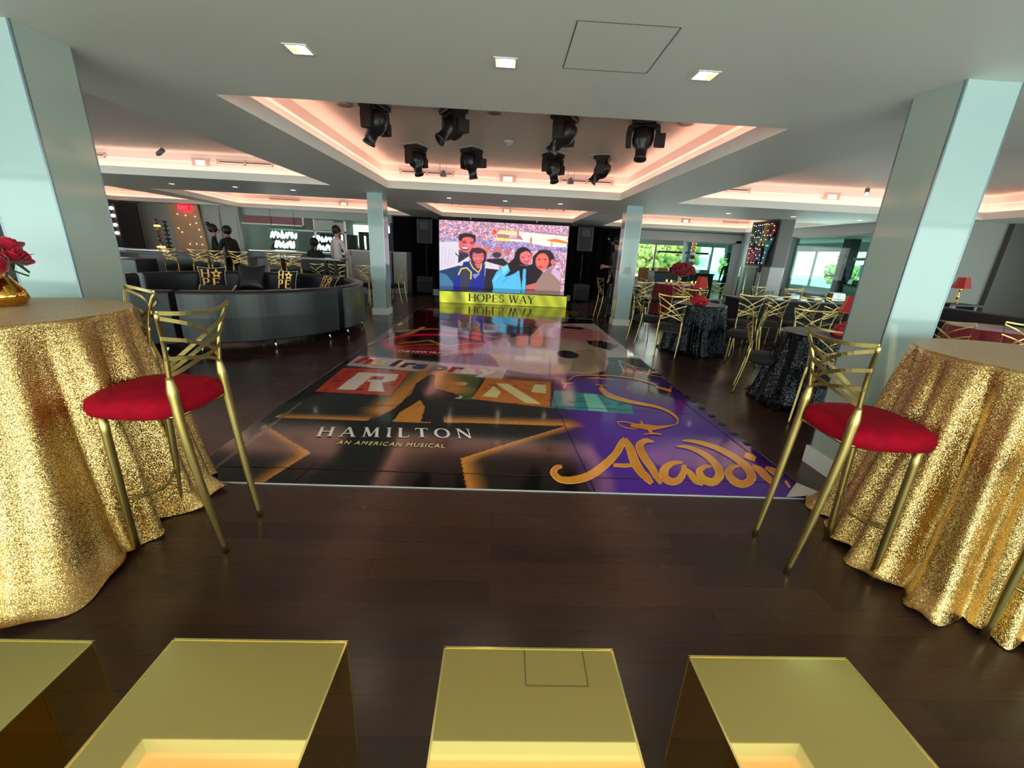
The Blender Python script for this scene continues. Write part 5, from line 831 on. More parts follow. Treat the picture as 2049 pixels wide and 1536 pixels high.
sofa(-139,-79.5,'black curved sofa with its back to us left of the sofa gap'); sofa(-77.5,-18,'large black curved sofa with its back to us beside the dance floor'); sofa(-14,45,'black curved sofa at right of the ring, beyond the nearest one')
sofa(48.5,107,'black curved sofa at the far right side of the ring under two pillows'); sofa(109.5,168,'black curved sofa at the far left of the ring with the first gold pillow'); sofa(171,218,'black curved sofa at the left of the ring, mostly behind the tall left column')
def pillow(x, y, z, rz, tilt, label, gold=True, s=.45, letters=True):
    t = thing('throw_pillow', label, 'pillow', (x,y,z), rz, None); t.rotation_euler = (tilt,0,rz)
    n = 14; vs = []
    def P(u, v, sg):
        pinch = 1-.10*(1-(2*abs(u))**2)*(abs(v)*2)**3-.0; px = u*s*(1-.14*(1-(2*v)**2)*(2*abs(u))**2); pz = v*s*(1-.14*(1-(2*u)**2)*(2*abs(v))**2); th = .075*((1-(2*u)**2)*(1-(2*v)**2))**.45
        return (px, -sg*th, pz+s/2)
    for sg in (1,-1): vs += [P(i/n-.5, j/n-.5, sg) for i in range(n+1) for j in range(n+1)]
    N = (n+1)**2; fs = [(k*N+i*(n+1)+j,k*N+(i+1)*(n+1)+j,k*N+(i+1)*(n+1)+j+1,k*N+i*(n+1)+j+1) for k in (0,1) for i in range(n) for j in range(n)]
    m = MB(); m.add(vs, fs, 0, True); cu_ = m.build('cushion', 'blackfab' if gold else 'leather', t)
    if gold:
        E_ = [P(a, b, 0) for a, b in [(-.5+i/n,-.5) for i in range(n)]+[(.5,-.5+i/n) for i in range(n)]+[(.5-i/n,.5) for i in range(n)]+[(-.5,.5-i/n) for i in range(n+1)]]
        MB().tube(E_, .006, 6).build('piping', 'piping', cu_)
        m = MB(); 
        def put(ch, x0, z0, h, sx):
            q, w = serif(ch)
            for p in q: m.add([(x0+a*h*sx, -.078+.03*((x0+a*h*sx)/.2)**2, z0+b*h) for a, b in p], [tuple(range(len(p)))])
        put('H',-.17,.235,.15,1.1); put('P',-.16,.06,.16,1.2); put('E',.0,.06,.16,1.2)
        P5 = []
        for i in range(10): a = PI/2+i*PI/5; r = .095 if i%2 == 0 else .045; P5.append((.075+r*math.cos(a), .305+r*math.sin(a)))
        vs = [(x,-.074,z) for x,z in P5]+[(.075+(x-.075)*.45,-.074,.305+(z-.305)*.45) for x,z in P5]; m.add(vs, [(i,(i+1)%10,10+(i+1)%10,10+i) for i in range(10)])
        if not letters: return t
        o = m.build('gold_lettering', 'pillowgold', cu_); so = o.modifiers.new('foil','SOLIDIFY'); so.thickness = .006
pillow(-5.42,8.12,.44,R(24),R(-16),'black pillow with white piping and gold HOPE lettering, left one on the far sofa'); pillow(-4.22,8.44,.44,R(-14),R(-14),'black pillow with white piping and gold HOPE lettering, right one on the far sofa', True, .42)
pillow(-4.88,8.38,.44,R(8),R(-20),'plain black leather pillow standing between the two gold lettered pillows', False, .52); pillow(-3.38,8.15,.42,R(-35),R(-30),'black pillow with gold lettering half sunk behind the right sofa', True, .42)
pillow(-3.86,5.62,.56,R(12),R(-62),'black pillow with white piping lying on the seat of the nearest sofa', True, .45, False); t = thing('leather_sofa', 'black leather sofa seen left of the tall left column beside the roses', 'sofa', (-6.9,5.0,0), R(-40)); MB().b2((-.9,-.2,.12),(.9,.0,.74)).build('backrest', 'leather', t, bevel=.02); MB().b2((-.9,.0,.12),(.9,.6,.42)).build('seat', 'leatherseat', t, bevel=.02)
pillow(-6.75,5.25,.42,R(-40),R(-50),'black pillow with white piping behind the left column by the rose vase')

# ---------------------------------------------------------------- dining chairs
dc = thing('dining_chair', 'x', 'chair', (0,0,0), 0, 'brass dining chairs with black seats'); chair_parts(dc, .46, .92, .185, .39, 'blackfab', 'brass', .0112)
used = [0]
def chair(cx, cy, dx, dy, label):
    rz = facing(dx, dy); d = Vector((dx,dy)).normalized(); x, y = cx, cy
    if not used[0]: dc.location = (x,y,0); dc.rotation_euler = (0,0,rz); dc['label'] = label; used[0] = 1; return dc
    return dup(dc, (x,y,0), rz, label)
B = 'brass chair with black seat '
chair(2.50,6.02,.52,.85,B+'with its back to us left of the red lamp')
chair(2.77,4.50,.86,-.50,B+'seen side-on, front right of the dance floor')
chair(3.72,5.72,-.80,.60,B+'facing the black sequin table from its right')
chair(2.30,7.02,.95,.15,B+'beside the slim right column, facing right')
chair(3.45,7.42,-.3,-.95,B+'rising over the black table behind the red lamp')
chair(4.10,6.75,.1,1,B+'at the left end of the long black counter'); chair(4.60,6.85,.05,1,B+'second along the long black counter'); chair(5.12,6.80,-.1,1,B+'third along the long black counter'); chair(5.62,6.85,.05,1,B+'fourth along the long black counter, near the tall column')
chair(2.83,3.40,.9,.45,B+'mostly hidden behind the right red bar stool'); chair(3.72,4.83,-.45,-.9,B+'behind the red flowers left of the tall right column'); chair(4.1,4.1,-1,.0,B+'hidden by the tall right column')
chair(2.28,9.75,.95,.1,B+'left of the slim right column before the black drape'); chair(3.28,9.62,-.9,.3,B+'right of the slim right column, facing the black table'); chair(3.55,10.3,.9,.5,B+'left of the red tablecloth'); chair(3.05,9.0,.2,.9,B+'right behind the slim right column, its back to us')
chair(4.25,9.9,.35,.93,B+'in front of the red tablecloth, below the flower dome'); chair(5.25,10.1,-.3,.95,B+'right of the red tablecloth below the marquee sign'); chair(5.7,9.2,.2,-1,B+'behind the long counter under the marquee sign'); chair(6.4,9.1,.0,-1,B+'behind the long counter near the buffet')
chair(4.95,4.42,.95,.25,B+'at the red table seen over the right gold table'); chair(5.85,4.42,.3,.95,B+'second at the red table over the right gold table'); chair(7.0,4.55,-.7,.6,B+'at the right edge over the gold table')
chair(-4.40,10.3,.2,.98,B+'left one near the ponytailed person behind the sofas'); chair(-3.95,10.35,-.1,.99,B+'right one near the ponytailed person behind the sofas'); chair(-3.45,10.6,.0,1,B+'before the man in the white shirt'); chair(-2.98,10.2,-.25,.95,B+'left of the slim left column before the white counter'); chair(-2.5,10.9,-.9,.2,B+'behind the slim left column')
hi = dup(st, (-7.15,9.45,0), facing(.1,1), 'brass bar stool with dark seat behind the sofas, leftmost of the high row', 'bar stools behind the sofas')
for ch in hi.children:
    if ch.name.split('.')[0] == 'seat':
        ch.data = ch.data.copy(); ch.data.materials[0] = M['blackfab']
    else:
        ch.data = ch.data.copy(); ch.data.materials[0] = M['brassd']  # same brass as the near stools, darkened in colour to stand in for shade
for i,(x,y,l) in enumerate([(-6.55,9.5,'second before the staff in black'),(-6.15,9.45,'third before the staff in black'),(-5.7,9.5,'rightmost before the staff in black'),(-5.0,9.55,'left one before the neon'),(-4.6,9.6,'right one before the neon'),(-8.9,9.3,'beside the tall left column')]):
    dup(hi, (x,y,0), facing([-.1,.15,-.05,.2,-.15,.3][i],1), 'brass bar stool with dark seat behind the sofas, '+l)
# high counters behind the sofas
def counter(x0, x1, y, z, label, top='dark', body='blackgl', d=.5):
    t = thing('high_counter', label, 'counter', ((x0+x1)/2,y,0)); w = (x1-x0)/2; MB().b2((-w,-d/2,z-.04),(w,d/2,z)).build('worktop', top, t, bevel=.005); MB().b2((-w+.15,-d/2+.1,.0),(-w+.2,d/2-.1,z-.04)).b2((w-.2,-d/2+.1,0),(w-.15,d/2-.1,z-.04)).build('leg_panel', 'dark', t); MB().b2((-w*.5,-.05,.25),(w*.5,.05,z-.04)).build('modesty_panel', body, t); return t
counter(-9.2,-5.6,10.15,1.02,'long dark high counter behind the sofas before the two staff in black'); counter(-5.35,-3.75,10.35,1.05,'high table with a bright top below the neon sign','steel')
t = thing('dark_bench', 'black banquette block behind the sofas at far left', 'bench', (-8.1,8.95,0)); MB().b2((-.6,-.3,.1),(.9,.25,.92)).build('back', 'leather', t, bevel=.02); MB().b2((-.6,.25,.1),(.9,.7,.45)).build('seat', 'leatherseat', t, bevel=.02)
for i,(x,y,w,h) in enumerate([(-9.45,12.3,.12,.55),(-9.15,12.2,.1,.45)]):
    t = thing('display_tower', ['tall gold and dark tiered display stand at far left','dark spiky tiered stand beside the gold tower'][i], 'display stand', (x,y,1.0)); 
    MB().tube([(0,0,0),(0,0,h+.25)], .02, 8).build('pole', 'dark', t)
    for k in range(7): MB().lathe([(.001,0),(w*(1-.05*k)/1.2,.0),(w*(1-.05*k)/1.3,.035),(.001,.045)], 14, c=(0,0,.05+k*.11)).build('tier', 'candle' if (i == 0 and k in (0,5)) else ('brassd' if i == 0 else 'black'), t)
counter(-11.5,-9.0,12.2,1.0,'far left counter carrying the tiered display stands','steel')
t = thing('bulb_frame', 'dark upright post carrying the four bulbs at far left', 'frame', (-10.86,13.08,0)); MB().b2((-.42,.02,0),(-.3,.08,2.2)).build('post', 'black', t); MB().b2((-.42,.0,.0),(.5,.1,.03)).build('foot', 'black', t)
for z in (2.05,1.85,1.6,1.38): MB().sphere((-.36,-.02,z), .045, n=10).build('bulb', 'lamp', t)

# ---------------------------------------------------------------- right side furniture
t = thing('long_counter', 'long black glass topped counter behind the brass chairs at right', 'counter', (5.9,8.3,0)); MB().b2((-1.3,-.35,.72),(1.5,.35,.75)).build('glass_top', 'blackgl', t); MB().b2((-1.25,-.28,0),(1.45,.28,.72)).build('cloth_body', 'cblack', t)
def lamp(x, y, z, label, s=1.):
    t = thing('table_lamp', label, 'lamp', (x,y,z), 0, 'small red shaded lamps'); 
    MB().lathe([(.001,0),(.035*s,.0),(.036*s,.008*s),(.012*s,.02*s),(.009*s,.05*s),(.018*s,.09*s),(.020*s,.11*s),(.008*s,.14*s),(.008*s,.19*s),(.02*s,.21*s),(.006*s,.23*s),(.005*s,.27*s)], 16).build('base', 'vase', t)
    MB().lathe([(.115*s,.225*s),(.088*s,.29*s),(.062*s,.385*s)], 6, cap=False, smooth=False).build('lamp_shade', 'shade', t); ls_ = COL.objects[-1]
    m = MB()
    for j in range(6):
        a = 2*PI*j/6; m.tube([(.117*s*math.cos(a),.117*s*math.sin(a),.225*s),(.09*s*math.cos(a),.09*s*math.sin(a),.29*s),(.064*s*math.cos(a),.064*s*math.sin(a),.385*s)], .0028*s, 4)
        b = 2*PI*(j+1)/6; m.tube([(.117*s*math.cos(a),.117*s*math.sin(a),.225*s),(.117*s*math.cos(b),.117*s*math.sin(b),.225*s)], .003*s, 4)
    m.build('shade_trim', 'shadeband', ls_)
lamp(3.20,6.72,.762,'small red shaded lamp on the black sequin table left of the counter',1.05); lamp(3.52,4.10,.762,'small red shaded lamp right beside the tall right column',1.0); lamp(7.95,7.15,.90,'small red shaded lamp by the white brick wall at far right',1.15)
t = thing('wall_shelf_table', 'dark narrow table under the far right red lamp', 'table', (7.95,7.15,0)); MB().b2((-.3,-.2,.87),(.3,.2,.9)).build('tabletop', 'black', t); MB().b2((-.25,-.15,0),(-.2,.15,.87)).b2((.2,-.15,0),(.25,.15,.87)).build('leg', 'dark', t)
t = thing('banquette', 'long black banquette before the white brick wall at far right', 'sofa', (7.6,5.3,0)); MB().b2((-.55,-2.2,.1),(-.4,1.35,.88)).build('backrest', 'leather', t, bevel=.02); MB().b2((-.4,-2.2,.1),(.3,1.35,.45)).build('seat', 'leatherseat', t, bevel=.02)
def flowers(x, y, z, rx, rz, n, label, seed, big=False):
    t = thing('flower_arrangement', label, 'flowers', (x,y,z)); r = random.Random(seed); m = MB()
    for i in range(n):
        a = r.uniform(0,2*PI); e = r.uniform(0,1); ph = math.acos(1-e); d = (math.sin(ph)*math.cos(a), math.sin(ph)*math.sin(a), math.cos(ph)); p = (rx*d[0], rx*d[1], rz*d[2]+.02); s = r.uniform(.03,.045)*(1.5 if big else 1)
        m.sphere(p, s, n=8, sc=(1,1,.7)); m.lathe([(s*.9,.0),(s*.7,s*.5),(s*.3,s*.4)], 8, c=p, cap=False)
    m.sphere((0,0,rz*.4), rx*.85, n=12, sc=(1,1,rz/rx*.8)); m.build('blooms', 'redbright' if not big else 'redcloth', t)
    if big: MB().lathe([(.1,0),(.1,.02),(.02,.04),(.02,.22),(.07,.26)], 12, c=(0,0,-.26)).build('stand', 'vase', t)
flowers(3.50,3.98,.765,.15,.11,60,'red flowers on the black table beside the tall right column',2); flowers(3.05,6.38,.765,.10,.10,30,'bright red flowers at the foot of the small red lamp',3); flowers(4.75,11.2,1.04,.30,.26,120,'big dome of dark red flowers on the red tablecloth',4,True); flowers(7.0,4.9,.80,.10,.1,20,'red flowers at the right picture edge over the gold table',6); 
for i,(dx,dy) in enumerate(((-.42,-.15),(-.36,-.3),(.12,-.45),(.25,-.38))):
    t = thing('candle', 'small burning candle on the red tablecloth, '+['leftmost','second from left','second from right','rightmost'][i]+' of four', 'candle', (4.75+dx,11.2+dy,.782), 0, 'candles on the red tablecloth'); MB().lathe([(.001,0),(.03,0),(.032,.05),(.001,.05)], 12).build('cup', 'vase', t); MB().sphere((0,0,.08), .02, n=8, sc=(1,1,1.6)).build('flame', 'candle', t)
# plates and glass blocks on the counter
r = random.Random(9)
for i in range(12):
    x = 4.8+i*.22; o = MB().lathe([(.02,0),(.02,.005),(.004,.01),(.004,.06),(.03,.09),(.028,.15)], 12, cap=False).build('wine_glass', 'glassC'); o.location = (x,8.15+r.uniform(0,.25),.752); tag(o, 'clear glass standing on the long black counter', 'glass', 'glasses on the long black counter')
for i,(x,y,z,w,h) in enumerate(((5.9,8.4,.75,.22,.1),(6.35,8.35,.75,.2,.07),(6.8,8.4,.75,.3,.16))):
    tag(MB().box((x,y,z+h/2),(w,.2,h), 0, None, .85).build('chafing_dish', 'steel', bevel=.01), 'steel chafing dish on the long black counter, '+['left','middle','right'][i]+' one', 'chafing dish')
# marquee sign on the pillar, read from the room
t = thing('marquee_sign', 'tall marquee sign of multicoloured letters spelling BROADWAY with white bulbs', 'sign', (6.19,10.27,1.36), R(-90))
MB().b2((-.50,-.02,0),(.50,.02,.97)).build('backboard', 'black', t)
def letter(P, m_, holes=()):
    mb = MB(); mb.add([(x-.5,-.05,z*.97) for x,z in P]+[(x-.5,-.022,z*.97) for x,z in P], [tuple(range(len(P)))]+[(i,(i+1)%len(P),len(P)+(i+1)%len(P),len(P)+i) for i in range(len(P))]); L_ = mb.build('letter', m_, t)
    for q in holes: h = MB(); h.add([(x-.5,-.0515,z*.97) for x,z in q], [tuple(range(len(q)))]); h.build('letter_opening', 'black', L_)
letter([(.03,.47),(.03,.97),(.18,.97),(.24,.88),(.19,.73),(.26,.62),(.2,.47)], 'b_green', ([(.09,.78),(.09,.9),(.15,.9),(.17,.84),(.15,.78)],[(.09,.53),(.09,.67),(.16,.67),(.18,.6),(.15,.53)]))
letter([(.24,.97),(.45,.97),(.47,.84),(.42,.80),(.47,.7),(.4,.7),(.34,.78),(.33,.7),(.25,.72)], 'b_navy', ([(.31,.86),(.31,.92),(.39,.92),(.4,.86)],))
letter([(.29,.5),(.25,.6),(.29,.70),(.38,.70),(.43,.6),(.38,.48)], 'b_teal', ([(.32,.55),(.31,.64),(.36,.64),(.38,.57)],))
letter([(.4,.45),(.5,.98),(.62,.98),(.63,.45),(.55,.45),(.55,.55),(.5,.55),(.48,.45)], 'b_gold', ([(.52,.62),(.54,.82),(.56,.62)],))
letter([(.64,.66),(.64,.97),(.85,.97),(.93,.88),(.93,.76),(.84,.66)], 'b_red', ([(.72,.73),(.72,.9),(.80,.9),(.85,.83),(.8,.73)],))
letter([(.02,.44),(.12,.44),(.15,.2),(.19,.40),(.24,.40),(.27,.2),(.31,.44),(.38,.42),(.3,.03),(.23,.03),(.21,.2),(.16,.03),(.08,.03)], 'b_red')
letter([(.34,.03),(.40,.42),(.56,.42),(.62,.03),(.54,.03),(.53,.12),(.43,.12),(.42,.03)], 'b_navy', ([(.45,.2),(.47,.32),(.5,.32),(.52,.2)],))
letter([(.63,.64),(.72,.64),(.76,.5),(.82,.64),(.93,.64),(.80,.34),(.76,.03),(.67,.03),(.69,.34)], 'b_teal')
for x,z in ((.07,.95),(.16,.93),(.2,.8),(.05,.72),(.12,.72),(.2,.66),(.06,.56),(.13,.5),(.27,.94),(.34,.94),(.42,.94),(.3,.82),(.4,.76),(.3,.66),(.38,.66),(.3,.55),(.5,.95),(.58,.95),(.5,.78),(.58,.7),(.48,.6),(.45,.48),(.6,.48),(.67,.94),(.78,.95),(.88,.9),(.9,.8),(.68,.8),(.7,.69),(.82,.69),(.05,.4),(.13,.4),(.1,.28),(.12,.16),(.1,.06),(.2,.35),(.26,.06),(.28,.3),(.35,.4),(.42,.38),(.52,.38),(.4,.24),(.56,.24),(.48,.16),(.37,.06),(.58,.06),(.67,.6),(.88,.6),(.74,.46),(.8,.46),(.74,.3),(.72,.18),(.7,.06)):
    MB().sphere((x-.5,-.056,z*.97), .009, n=6).build('bulb', 'bulb', t)
MB().b2((.1,-.04,-.16),(.16,.0,0)).build('bracket', 'black', t)
t = thing('acrylic_stand', 'clear tall acrylic cylinders and posts below the marquee sign', 'stand', (6.0,10.3,0)); MB().lathe([(.19,.32),(.19,1.3)], 24, cap=False).build('cylinder', 'glassC', t); MB().lathe([(.2,0),(.2,.32)], 24).build('plinth', 'white2', t)
for a in (-.2,.14): MB().tube([(a,-.3,0),(a,-.3,1.3)], .012, 6).build('post', 'chrome', t)

# ---------------------------------------------------------------- buffet deck outside the openings
struct('ceiling', MB().b2((3.0,15.2,2.28),(13.2,19.2,2.4)).b2((8.5,8.6,2.28),(13.2,15.2,2.4)), 'ceil')
wallbox('wall_back', (3.0,19.0,2.0),(13.2,19.15,2.3), 'white2'); wallbox('wall_back', (3.0,19.0,0),(13.2,19.15,.55), 'white2'); wallbox('wall_right', (13.0,8.6,2.0),(13.15,19.1,2.3), 'white2'); wallbox('wall_right', (13.0,8.6,0),(13.15,19.1,.55), 'white2')
framed_window('window_7', (4.2,19.05,.55),(13.1,19.05,2.0),'x',7,'glassC','white2',.07); framed_window('window_8', (13.05,8.6,.55),(13.05,19.05,2.0),'y',8,'glassC','white2',.07)
for x,y,l in ((7.9,18.2,'grey deck post behind the buffet, left one'),(11.3,13.9,'dark teal deck post seen through the right opening')):
    t = thing('deck_post', l, 'post', (x,y,0)); MB().b2((-.16,-.16,0),(.16,.16,2.28)).build('shaft', 'dark' if x > 9 else 'stageside', t); MB().b2((-.18,-.18,0),(.18,.18,.12)).build('base_trim', 'dark', t)
def buffet(x, y, rz, w, label):
    t = thing('buffet_station', label, 'buffet', (x,y,0), rz); MB().b2((-w/2,-.35,0),(w/2,.35,.88)).build('cabinet', 'blackgl', t); MB().b2((-w/2-.03,-.38,.88),(w/2+.03,.38,.92)).build('worktop', 'black', t)
    for s in (-1,1): MB().tube([(s*w/2*.95,.1,.92),(s*w/2*.95,.1,1.62),(s*w/2*.8,.1,1.66)], .014, 6).build('upright', 'dark', t)
    MB().b2((-w/2*.85,.02,1.62),(w/2*.85,.18,1.69)).build('heat_lamp_bar', 'dark', t); MB().b2((-w/2*.8,.0,1.15),(w/2*.8,.01,1.5)).build('sneeze_guard', 'glassC', t)
    for k in range(4): MB().box((-w/2*.7+k*w/2*.47,-.05,.99),(w/2*.35,.4,.13), 0, None, .9).build('food_tray', 'steel' if k%2 else 'food', t)
buffet(7.0,16.6,0,2.3,'buffet station with heat lamp bar seen through the left opening'); buffet(10.4,11.9,R(64),2.6,'buffet station with heat lamp bar seen through the right opening')
t = thing('tiered_tower', 'gold and black spiral tower with white bands rising behind the red flowers', 'display stand', (5.85,13.2,0)); MB().lathe([(.1,0),(.1,.03),(.02,.05),(.02,1.1)], 12).build('stand', 'black', t)
for k in range(9): MB().lathe([(.001,0),(.085-.003*k,.01),(.085-.003*k,.07),(.001,.08)], 14, c=(0,0,1.05+k*.1)).build('tier', 'vase' if k > 5 else ('white' if k%2 else 'black'), t)
t = thing('hanging_projector', 'grey fixture hanging from the deck ceiling in the left opening', 'fixture', (9.3,17.6,1.75)); MB().b2((-.15,-.12,0),(.15,.12,.4)).build('housing', 'stageside', t); MB().b2((-.13,-.1,-.22),(.12,.1,0)).build('lens_block', 'dark', t); MB().tube([(0,0,.4),(0,0,.54)], .03, 8).build('mount', 'dark', t)
for i,(x,y) in enumerate(((5.3,17.9),(6.0,17.8),(6.6,18.0))):
    t = thing('patio_chair_stack', 'stacked rattan patio chairs by the deck window, '+['left','middle','right'][i], 'chair', (x,y,0)); MB().b2((-.22,-.2,.4),(.22,.2,.46)).b2((-.22,.17,.46),(.22,.2,1.0)).build('seat_shell', 'food', t)
    for a in (-.2,.2):
        for b in (-.18,.18): MB().tube([(a,b,0),(a,b,.42)], .012, 6).build('leg', 'brass', t)
t = thing('dark_shrub', 'dark leafy plant beside the slim right column on the deck side', 'plant', (4.7,15.9,0)); r = random.Random(5); m = MB()
for i in range(160):
    a, e, q = r.uniform(0,6.28), r.uniform(-.5,1.4), r.uniform(.15,.35); c = Vector((q*math.cos(a)*math.cos(e), q*math.sin(a)*math.cos(e), .7+q*math.sin(e))); d = Vector((r.uniform(-1,1),r.uniform(-1,1),r.uniform(-1,1))).normalized()*.06; f = d.cross(Vector((0,0,1))).normalized()*.025; m.add([c-d,c+f,c+d,c-f],[(0,1,2,3)])
m.build('foliage', 'leaf', t); MB().lathe([(.14,0),(.18,.35)], 14).build('pot', 'dark', t)
# outside greenery
def bush(x, y, s, seed, label):
    t = thing('garden_tree', label, 'tree', (x,y,0)); r = random.Random(seed); m = MB()
    for i in range(260):
        a = r.uniform(0,6.28); q = r.random()**.5; p = (q*math.cos(a)*s, q*math.sin(a)*s*.6, s*1.0+r.uniform(-.75,.8)*s*(1.1-q*.6)); m.sphere(p, r.uniform(.07,.17)*s, n=6)
    m.build('foliage', 'green', t); MB().tube([(0,0,0),(0,0,s)], .12*s, 8).build('trunk', 'food', t)
for i,(x,y,s) in enumerate(((9.5,29,1.3),(12.5,31,1.7),(16.5,30,1.1),(21,26,1.0),(20.5,19,.8),(19,13,.6))): bush(x, y, s, i, 'leafy green tree outside the deck windows, '+['first from the left','second from the left','third from the left','fourth, near the deck corner','low one beyond the teal glass','lowest one beyond the teal glass'][i])
struct('floor', MB().b2((22,-4,-.02),(60,60,-.01)).b2((3,34,-.02),(22,60,-.01)), 'plaza')

# ---------------------------------------------------------------- people
def person(name, label, loc, rz, J, head, skinm, topm, legm, zsplit, hairk='short', hairm='hair', sleeve=None):
    # J: joints name -> (pos, radius); chains list of edges
    t = thing('person', label, 'person', loc, rz)
    names = list(J); me = bpy.data.meshes.new('body')
    E_ = [('pelvis','waist'),('waist','chest'),('chest','neck'),('neck','headbase'),('headbase','headmid'),('headmid','headtop')]
    for s in 'lr': E_ += [('chest','sh'+s),('sh'+s,'el'+s),('el'+s,'wr'+s),('wr'+s,'pa'+s),('pelvis','hp'+s),('hp'+s,'kn'+s),('kn'+s,'an'+s),('an'+s,'to'+s)]
    J = dict(J)
    for s, sg in (('l',-1),('r',1)):
        W_ = Vector(J['wr'+s][0]); Pp = Vector(J['pa'+s][0]); d = (Pp-W_).normalized(); sd = d.cross(Vector((0,1,.1))).normalized()
        for k in range(4):
            b = Pp+sd*(.027*(k-1.5)); n1 = f'f{s}{k}a'; n2 = f'f{s}{k}b'; J[n1] = (b+d*.03,.009); J[n2] = (b+d*(.065-.008*abs(k-1.5))+Vector((0,.015,-.01)),.008); E_ += [('pa'+s,n1),(n1,n2)]
        J[f't{s}'] = (W_+d*.03+sd*(-.035*sg)+Vector((0,.03,0)),.010); J[f't{s}b'] = (W_+d*.06+sd*(-.055*sg)+Vector((0,.04,0)),.008); E_ += [('wr'+s,f't{s}'),(f't{s}',f't{s}b')]
    names = list(J); ix = {n:i for i,n in enumerate(names)}
    me.from_pydata([tuple(J[n][0]) for n in names], [(ix[a],ix[b]) for a,b in E_], []); tmp = bpy.data.objects.new('body', me); COL.objects.link(tmp)
    tmp.modifiers.new('skin','SKIN'); sv = me.skin_vertices[0].data
    for n in names: rr = J[n][1]; sv[ix[n]].radius = rr if hasattr(rr,'__len__') else (rr,rr); sv[ix[n]].use_root = (n == 'pelvis')
    su = tmp.modifiers.new('sub','SUBSURF'); su.levels = 1; su.render_levels = 1
    dg = bpy.context.evaluated_depsgraph_get(); dg.update(); m2 = bpy.data.meshes.new_from_object(tmp.evaluated_get(dg)); bpy.data.objects.remove(tmp)
    m2.materials.clear(); [m2.materials.append(M[x]) for x in (skinm, topm, legm)]
    nz = J['neck'][0][2]; wr = [Vector(J['wr'+s][0]) for s in 'lr']; el = [Vector(J['el'+s][0]) for s in 'lr']; pa = [Vector(J['pa'+s][0]) for s in 'lr']
    for p in m2.polygons:
        c = p.center; p.use_smooth = True; k = 1 if c.z > zsplit else 2
        if c.z > nz+.01 and abs(c.x-J['neck'][0][0]) < .16: k = 0
        for w, e, q in zip(wr, el, pa):
            if (c-q).length < .11 or (c-w).length < .05: k = 0
            if sleeve == 'short':
                d = (w-e); u = (c-e).dot(d)/d.length_squared
                if u > -.1 and (c-(e+d*max(0,min(1,u)))).length < .075: k = 0
        if c.z < .07: k = 2
        p.material_index = k
    o = bpy.data.objects.new('body', m2); COL.objects.link(o); o.parent = t
    hc = Vector(J['headmid'][0]); fr = Vector(head); side = Vector((fr.y,-fr.x,0)).normalized()
    f = MB(); f.sphere(hc+fr*.105+Vector((0,0,-.012)), .018, n=8, sc=(1,1,1.4)); [f.sphere(hc+side*s*.082+Vector((0,0,-.01)), .025, n=8, sc=(.5,.8,1.2)) for s in (-1,1)]; f.build('nose_and_ears', skinm, t)
    f = MB(); [f.sphere(hc+fr*.088+side*s*.034+Vector((0,0,.02)), .012, n=8) for s in (-1,1)]; f.build('eyes', 'black', t); MB().sphere(hc+fr*.092+Vector((0,0,-.055)), .022, n=8, sc=(1,1,.35)).build('mouth', 'b_red', t)
    h = MB(); h.sphere(hc-fr*.018+Vector((0,0,.035)), .108, n=14, sc=(1,1,1.02))
    if hairk == 'bun': h.sphere(hc-fr*.10+Vector((0,0,.13)), .055, n=10)
    if hairk == 'tail': h.sphere(hc-fr*.11+Vector((0,0,.04)), .05, n=10); h.tube([hc-fr*.12+Vector((0,0,.03)), hc-fr*.15+Vector((0,0,-.08)), hc-fr*.12+Vector((0,0,-.18))], [.03,.035,.015], 8)
    if hairk == 'hat': h = MB(); h.lathe([(.17,.06),(.17,.075),(.10,.08),(.095,.15),(.001,.16)], 18, c=tuple(hc))
    h.build('hat' if hairk == 'hat' else 'hair', 'hat' if hairk == 'hat' else hairm, t)
    return t
def joints(H=1.72, lean=0., armL='down', armR='down', fem=False):
    k = H/1.72; sw = .175 if not fem else .155; L = lean
    J = dict(pelvis=((0,0,.95*k),(.15,.10)), waist=((0,L*.3,1.1*k),(.125 if not fem else .11,.09)), chest=((0,L*.8,1.33*k),(.155,.105)), neck=((0,L,1.47*k),.052), headbase=((0,L+.01,1.54*k),.058), headmid=((0,L+.015,1.62*k),(.078,.092)), headtop=((0,L+.01,1.695*k),.055))
    for s, sg, arm in (('l',-1,armL),('r',1,armR)):
        J['sh'+s] = ((sg*sw,L*.9,1.41*k),.052)
        if arm == 'down': J['el'+s] = ((sg*(sw+.05),L*.6-.02,1.13*k),.038); J['wr'+s] = ((sg*(sw+.06),L*.5+.05,.90*k),.026); J['pa'+s] = ((sg*(sw+.06),L*.5+.07,.83*k),(.035,.018))
        elif arm == 'table': J['el'+s] = ((sg*(sw+.07),L*.8+.06,1.14*k),.040); J['wr'+s] = ((sg*.10,L*.8+.28,1.12*k),.027); J['pa'+s] = ((sg*.05,L*.8+.33,1.12*k),(.035,.018))
        elif arm == 'out': J['el'+s] = ((sg*(sw+.12),L*.8+.08,1.16*k),.038); J['wr'+s] = ((sg*(sw+.30),L*.8+.2,1.05*k),.026); J['pa'+s] = ((sg*(sw+.36),L*.8+.24,1.02*k),(.035,.018))
        elif arm == 'chest': J['el'+s] = ((sg*(sw+.06),L*.8+.05,1.15*k),.040); J['wr'+s] = ((sg*.06,L*.8+.18,1.28*k),.027); J['pa'+s] = ((sg*.02,L*.8+.2,1.33*k),(.035,.018))
        J['hp'+s] = ((sg*.09,0,.90*k),.095); J['kn'+s] = ((sg*.10,.01,.50*k),.062); J['an'+s] = ((sg*.10,-.01,.09*k),.042); J['to'+s] = ((sg*.11,.13,.035*k),(.040,.030))
    return J
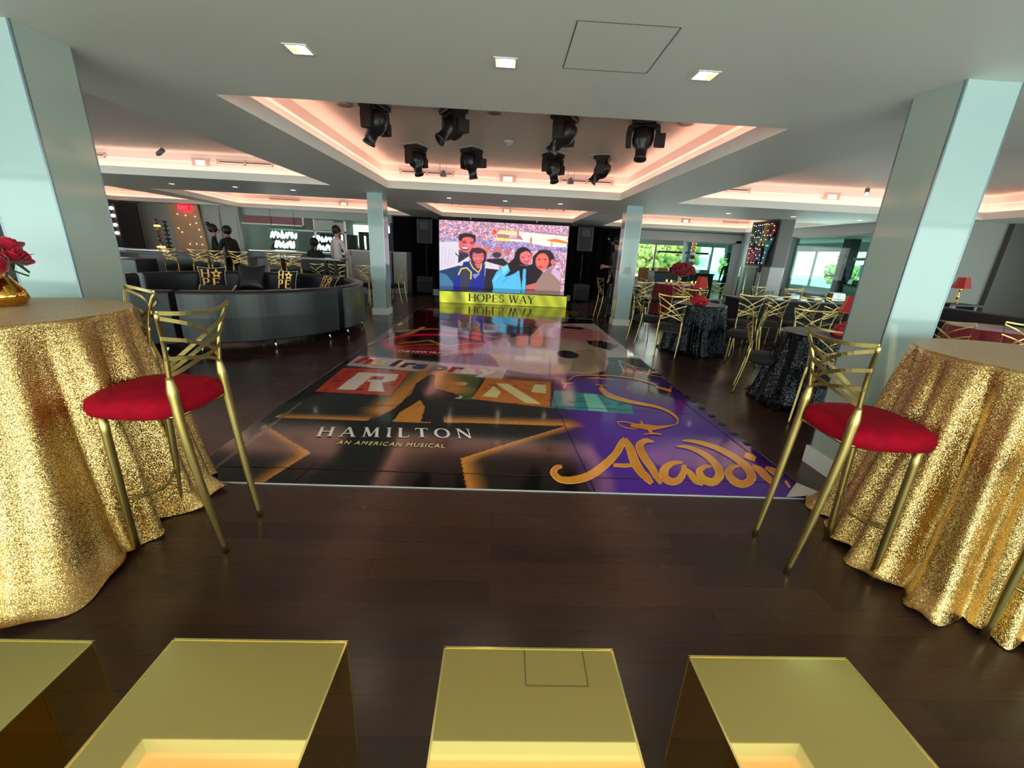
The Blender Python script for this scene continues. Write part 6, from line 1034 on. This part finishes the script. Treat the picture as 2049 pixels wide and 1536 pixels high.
person('p','person in a white shirt and dark trousers walking away behind the stools, seen from behind',(-4.15,11.0,0),R(-35),joints(1.78,.03,'down','table'),(.3,.95,0),'skin','shirtw','pants',1.0)
person('p','person with a ponytail in a black T-shirt by the neon sign, arm out right',(-4.62,10.75,-.22),R(-10),joints(1.68,.05,'down','out',True),(-.2,.97,0),'skin2','cblack','pants',.9,'tail',sleeve='short')
person('p','person with a hair bun in black clothes standing left behind the high counter, facing right',(-7.05,10.85,0),R(-60),joints(1.66,.02,'chest','chest',True),(.1,1,0),'skin','cblack','pants',.9,'bun')
person('p','short-haired person in black at the high counter beside the one with a bun',(-6.65,10.85,0),R(75),joints(1.64,.06,'table','down'),(0,1,0),'skin2','cblack','pants',.9)
person('p','small person in black behind the bar left of the white neon sign',(-8.1,15.9,-.1),R(150),joints(1.62,.05,'table','table',True),(0,1,0),'skin','cblack','pants',.9)
person('p','person in grey standing half behind the slim right column in front of the black drape',(2.68,9.75,0),R(100),joints(1.80,.1,'table','down'),(0,1,0),'skin','cgrey','pants',.9)
person('p','person wearing a hat on the deck behind the right opening, seen dark against the windows',(10.5,12.85,0),R(60),joints(1.74,.15,'table','table'),(0,1,0),'skin2','cblack','cgrey',1.0,'hat')
person('p','person in dark clothes at the right end of the left buffet station',(8.65,16.2,-.12),R(140),joints(1.62,.08,'table','down'),(0,1,0),'skin2','cblack','cblack',.9)
# microphone stand
t = thing('microphone_stand', 'thin black microphone stand before the drape right of the LED wall', 'microphone stand', (3.1,12.3,0)); MB().tube([(0,0,.02),(0,0,1.75)], .009, 6).build('pole', 'dark', t); MB().tube([(0,0,1.72),(-.12,-.05,1.85)], .008, 6).build('boom', 'dark', t); MB().sphere((-.13,-.055,1.86), .03, n=8).build('microphone', 'steel', t); MB().lathe([(.001,0),(.12,0),(.12,.015),(.001,.02)], 16).build('base', 'black', t)
# empty frame of a second set of seats
for o in bpy.data.objects:
    if o.type == 'MESH' and o.parent is None and 'label' not in o.keys() and 'kind' not in o.keys(): print('UNTAGGED', o.name)
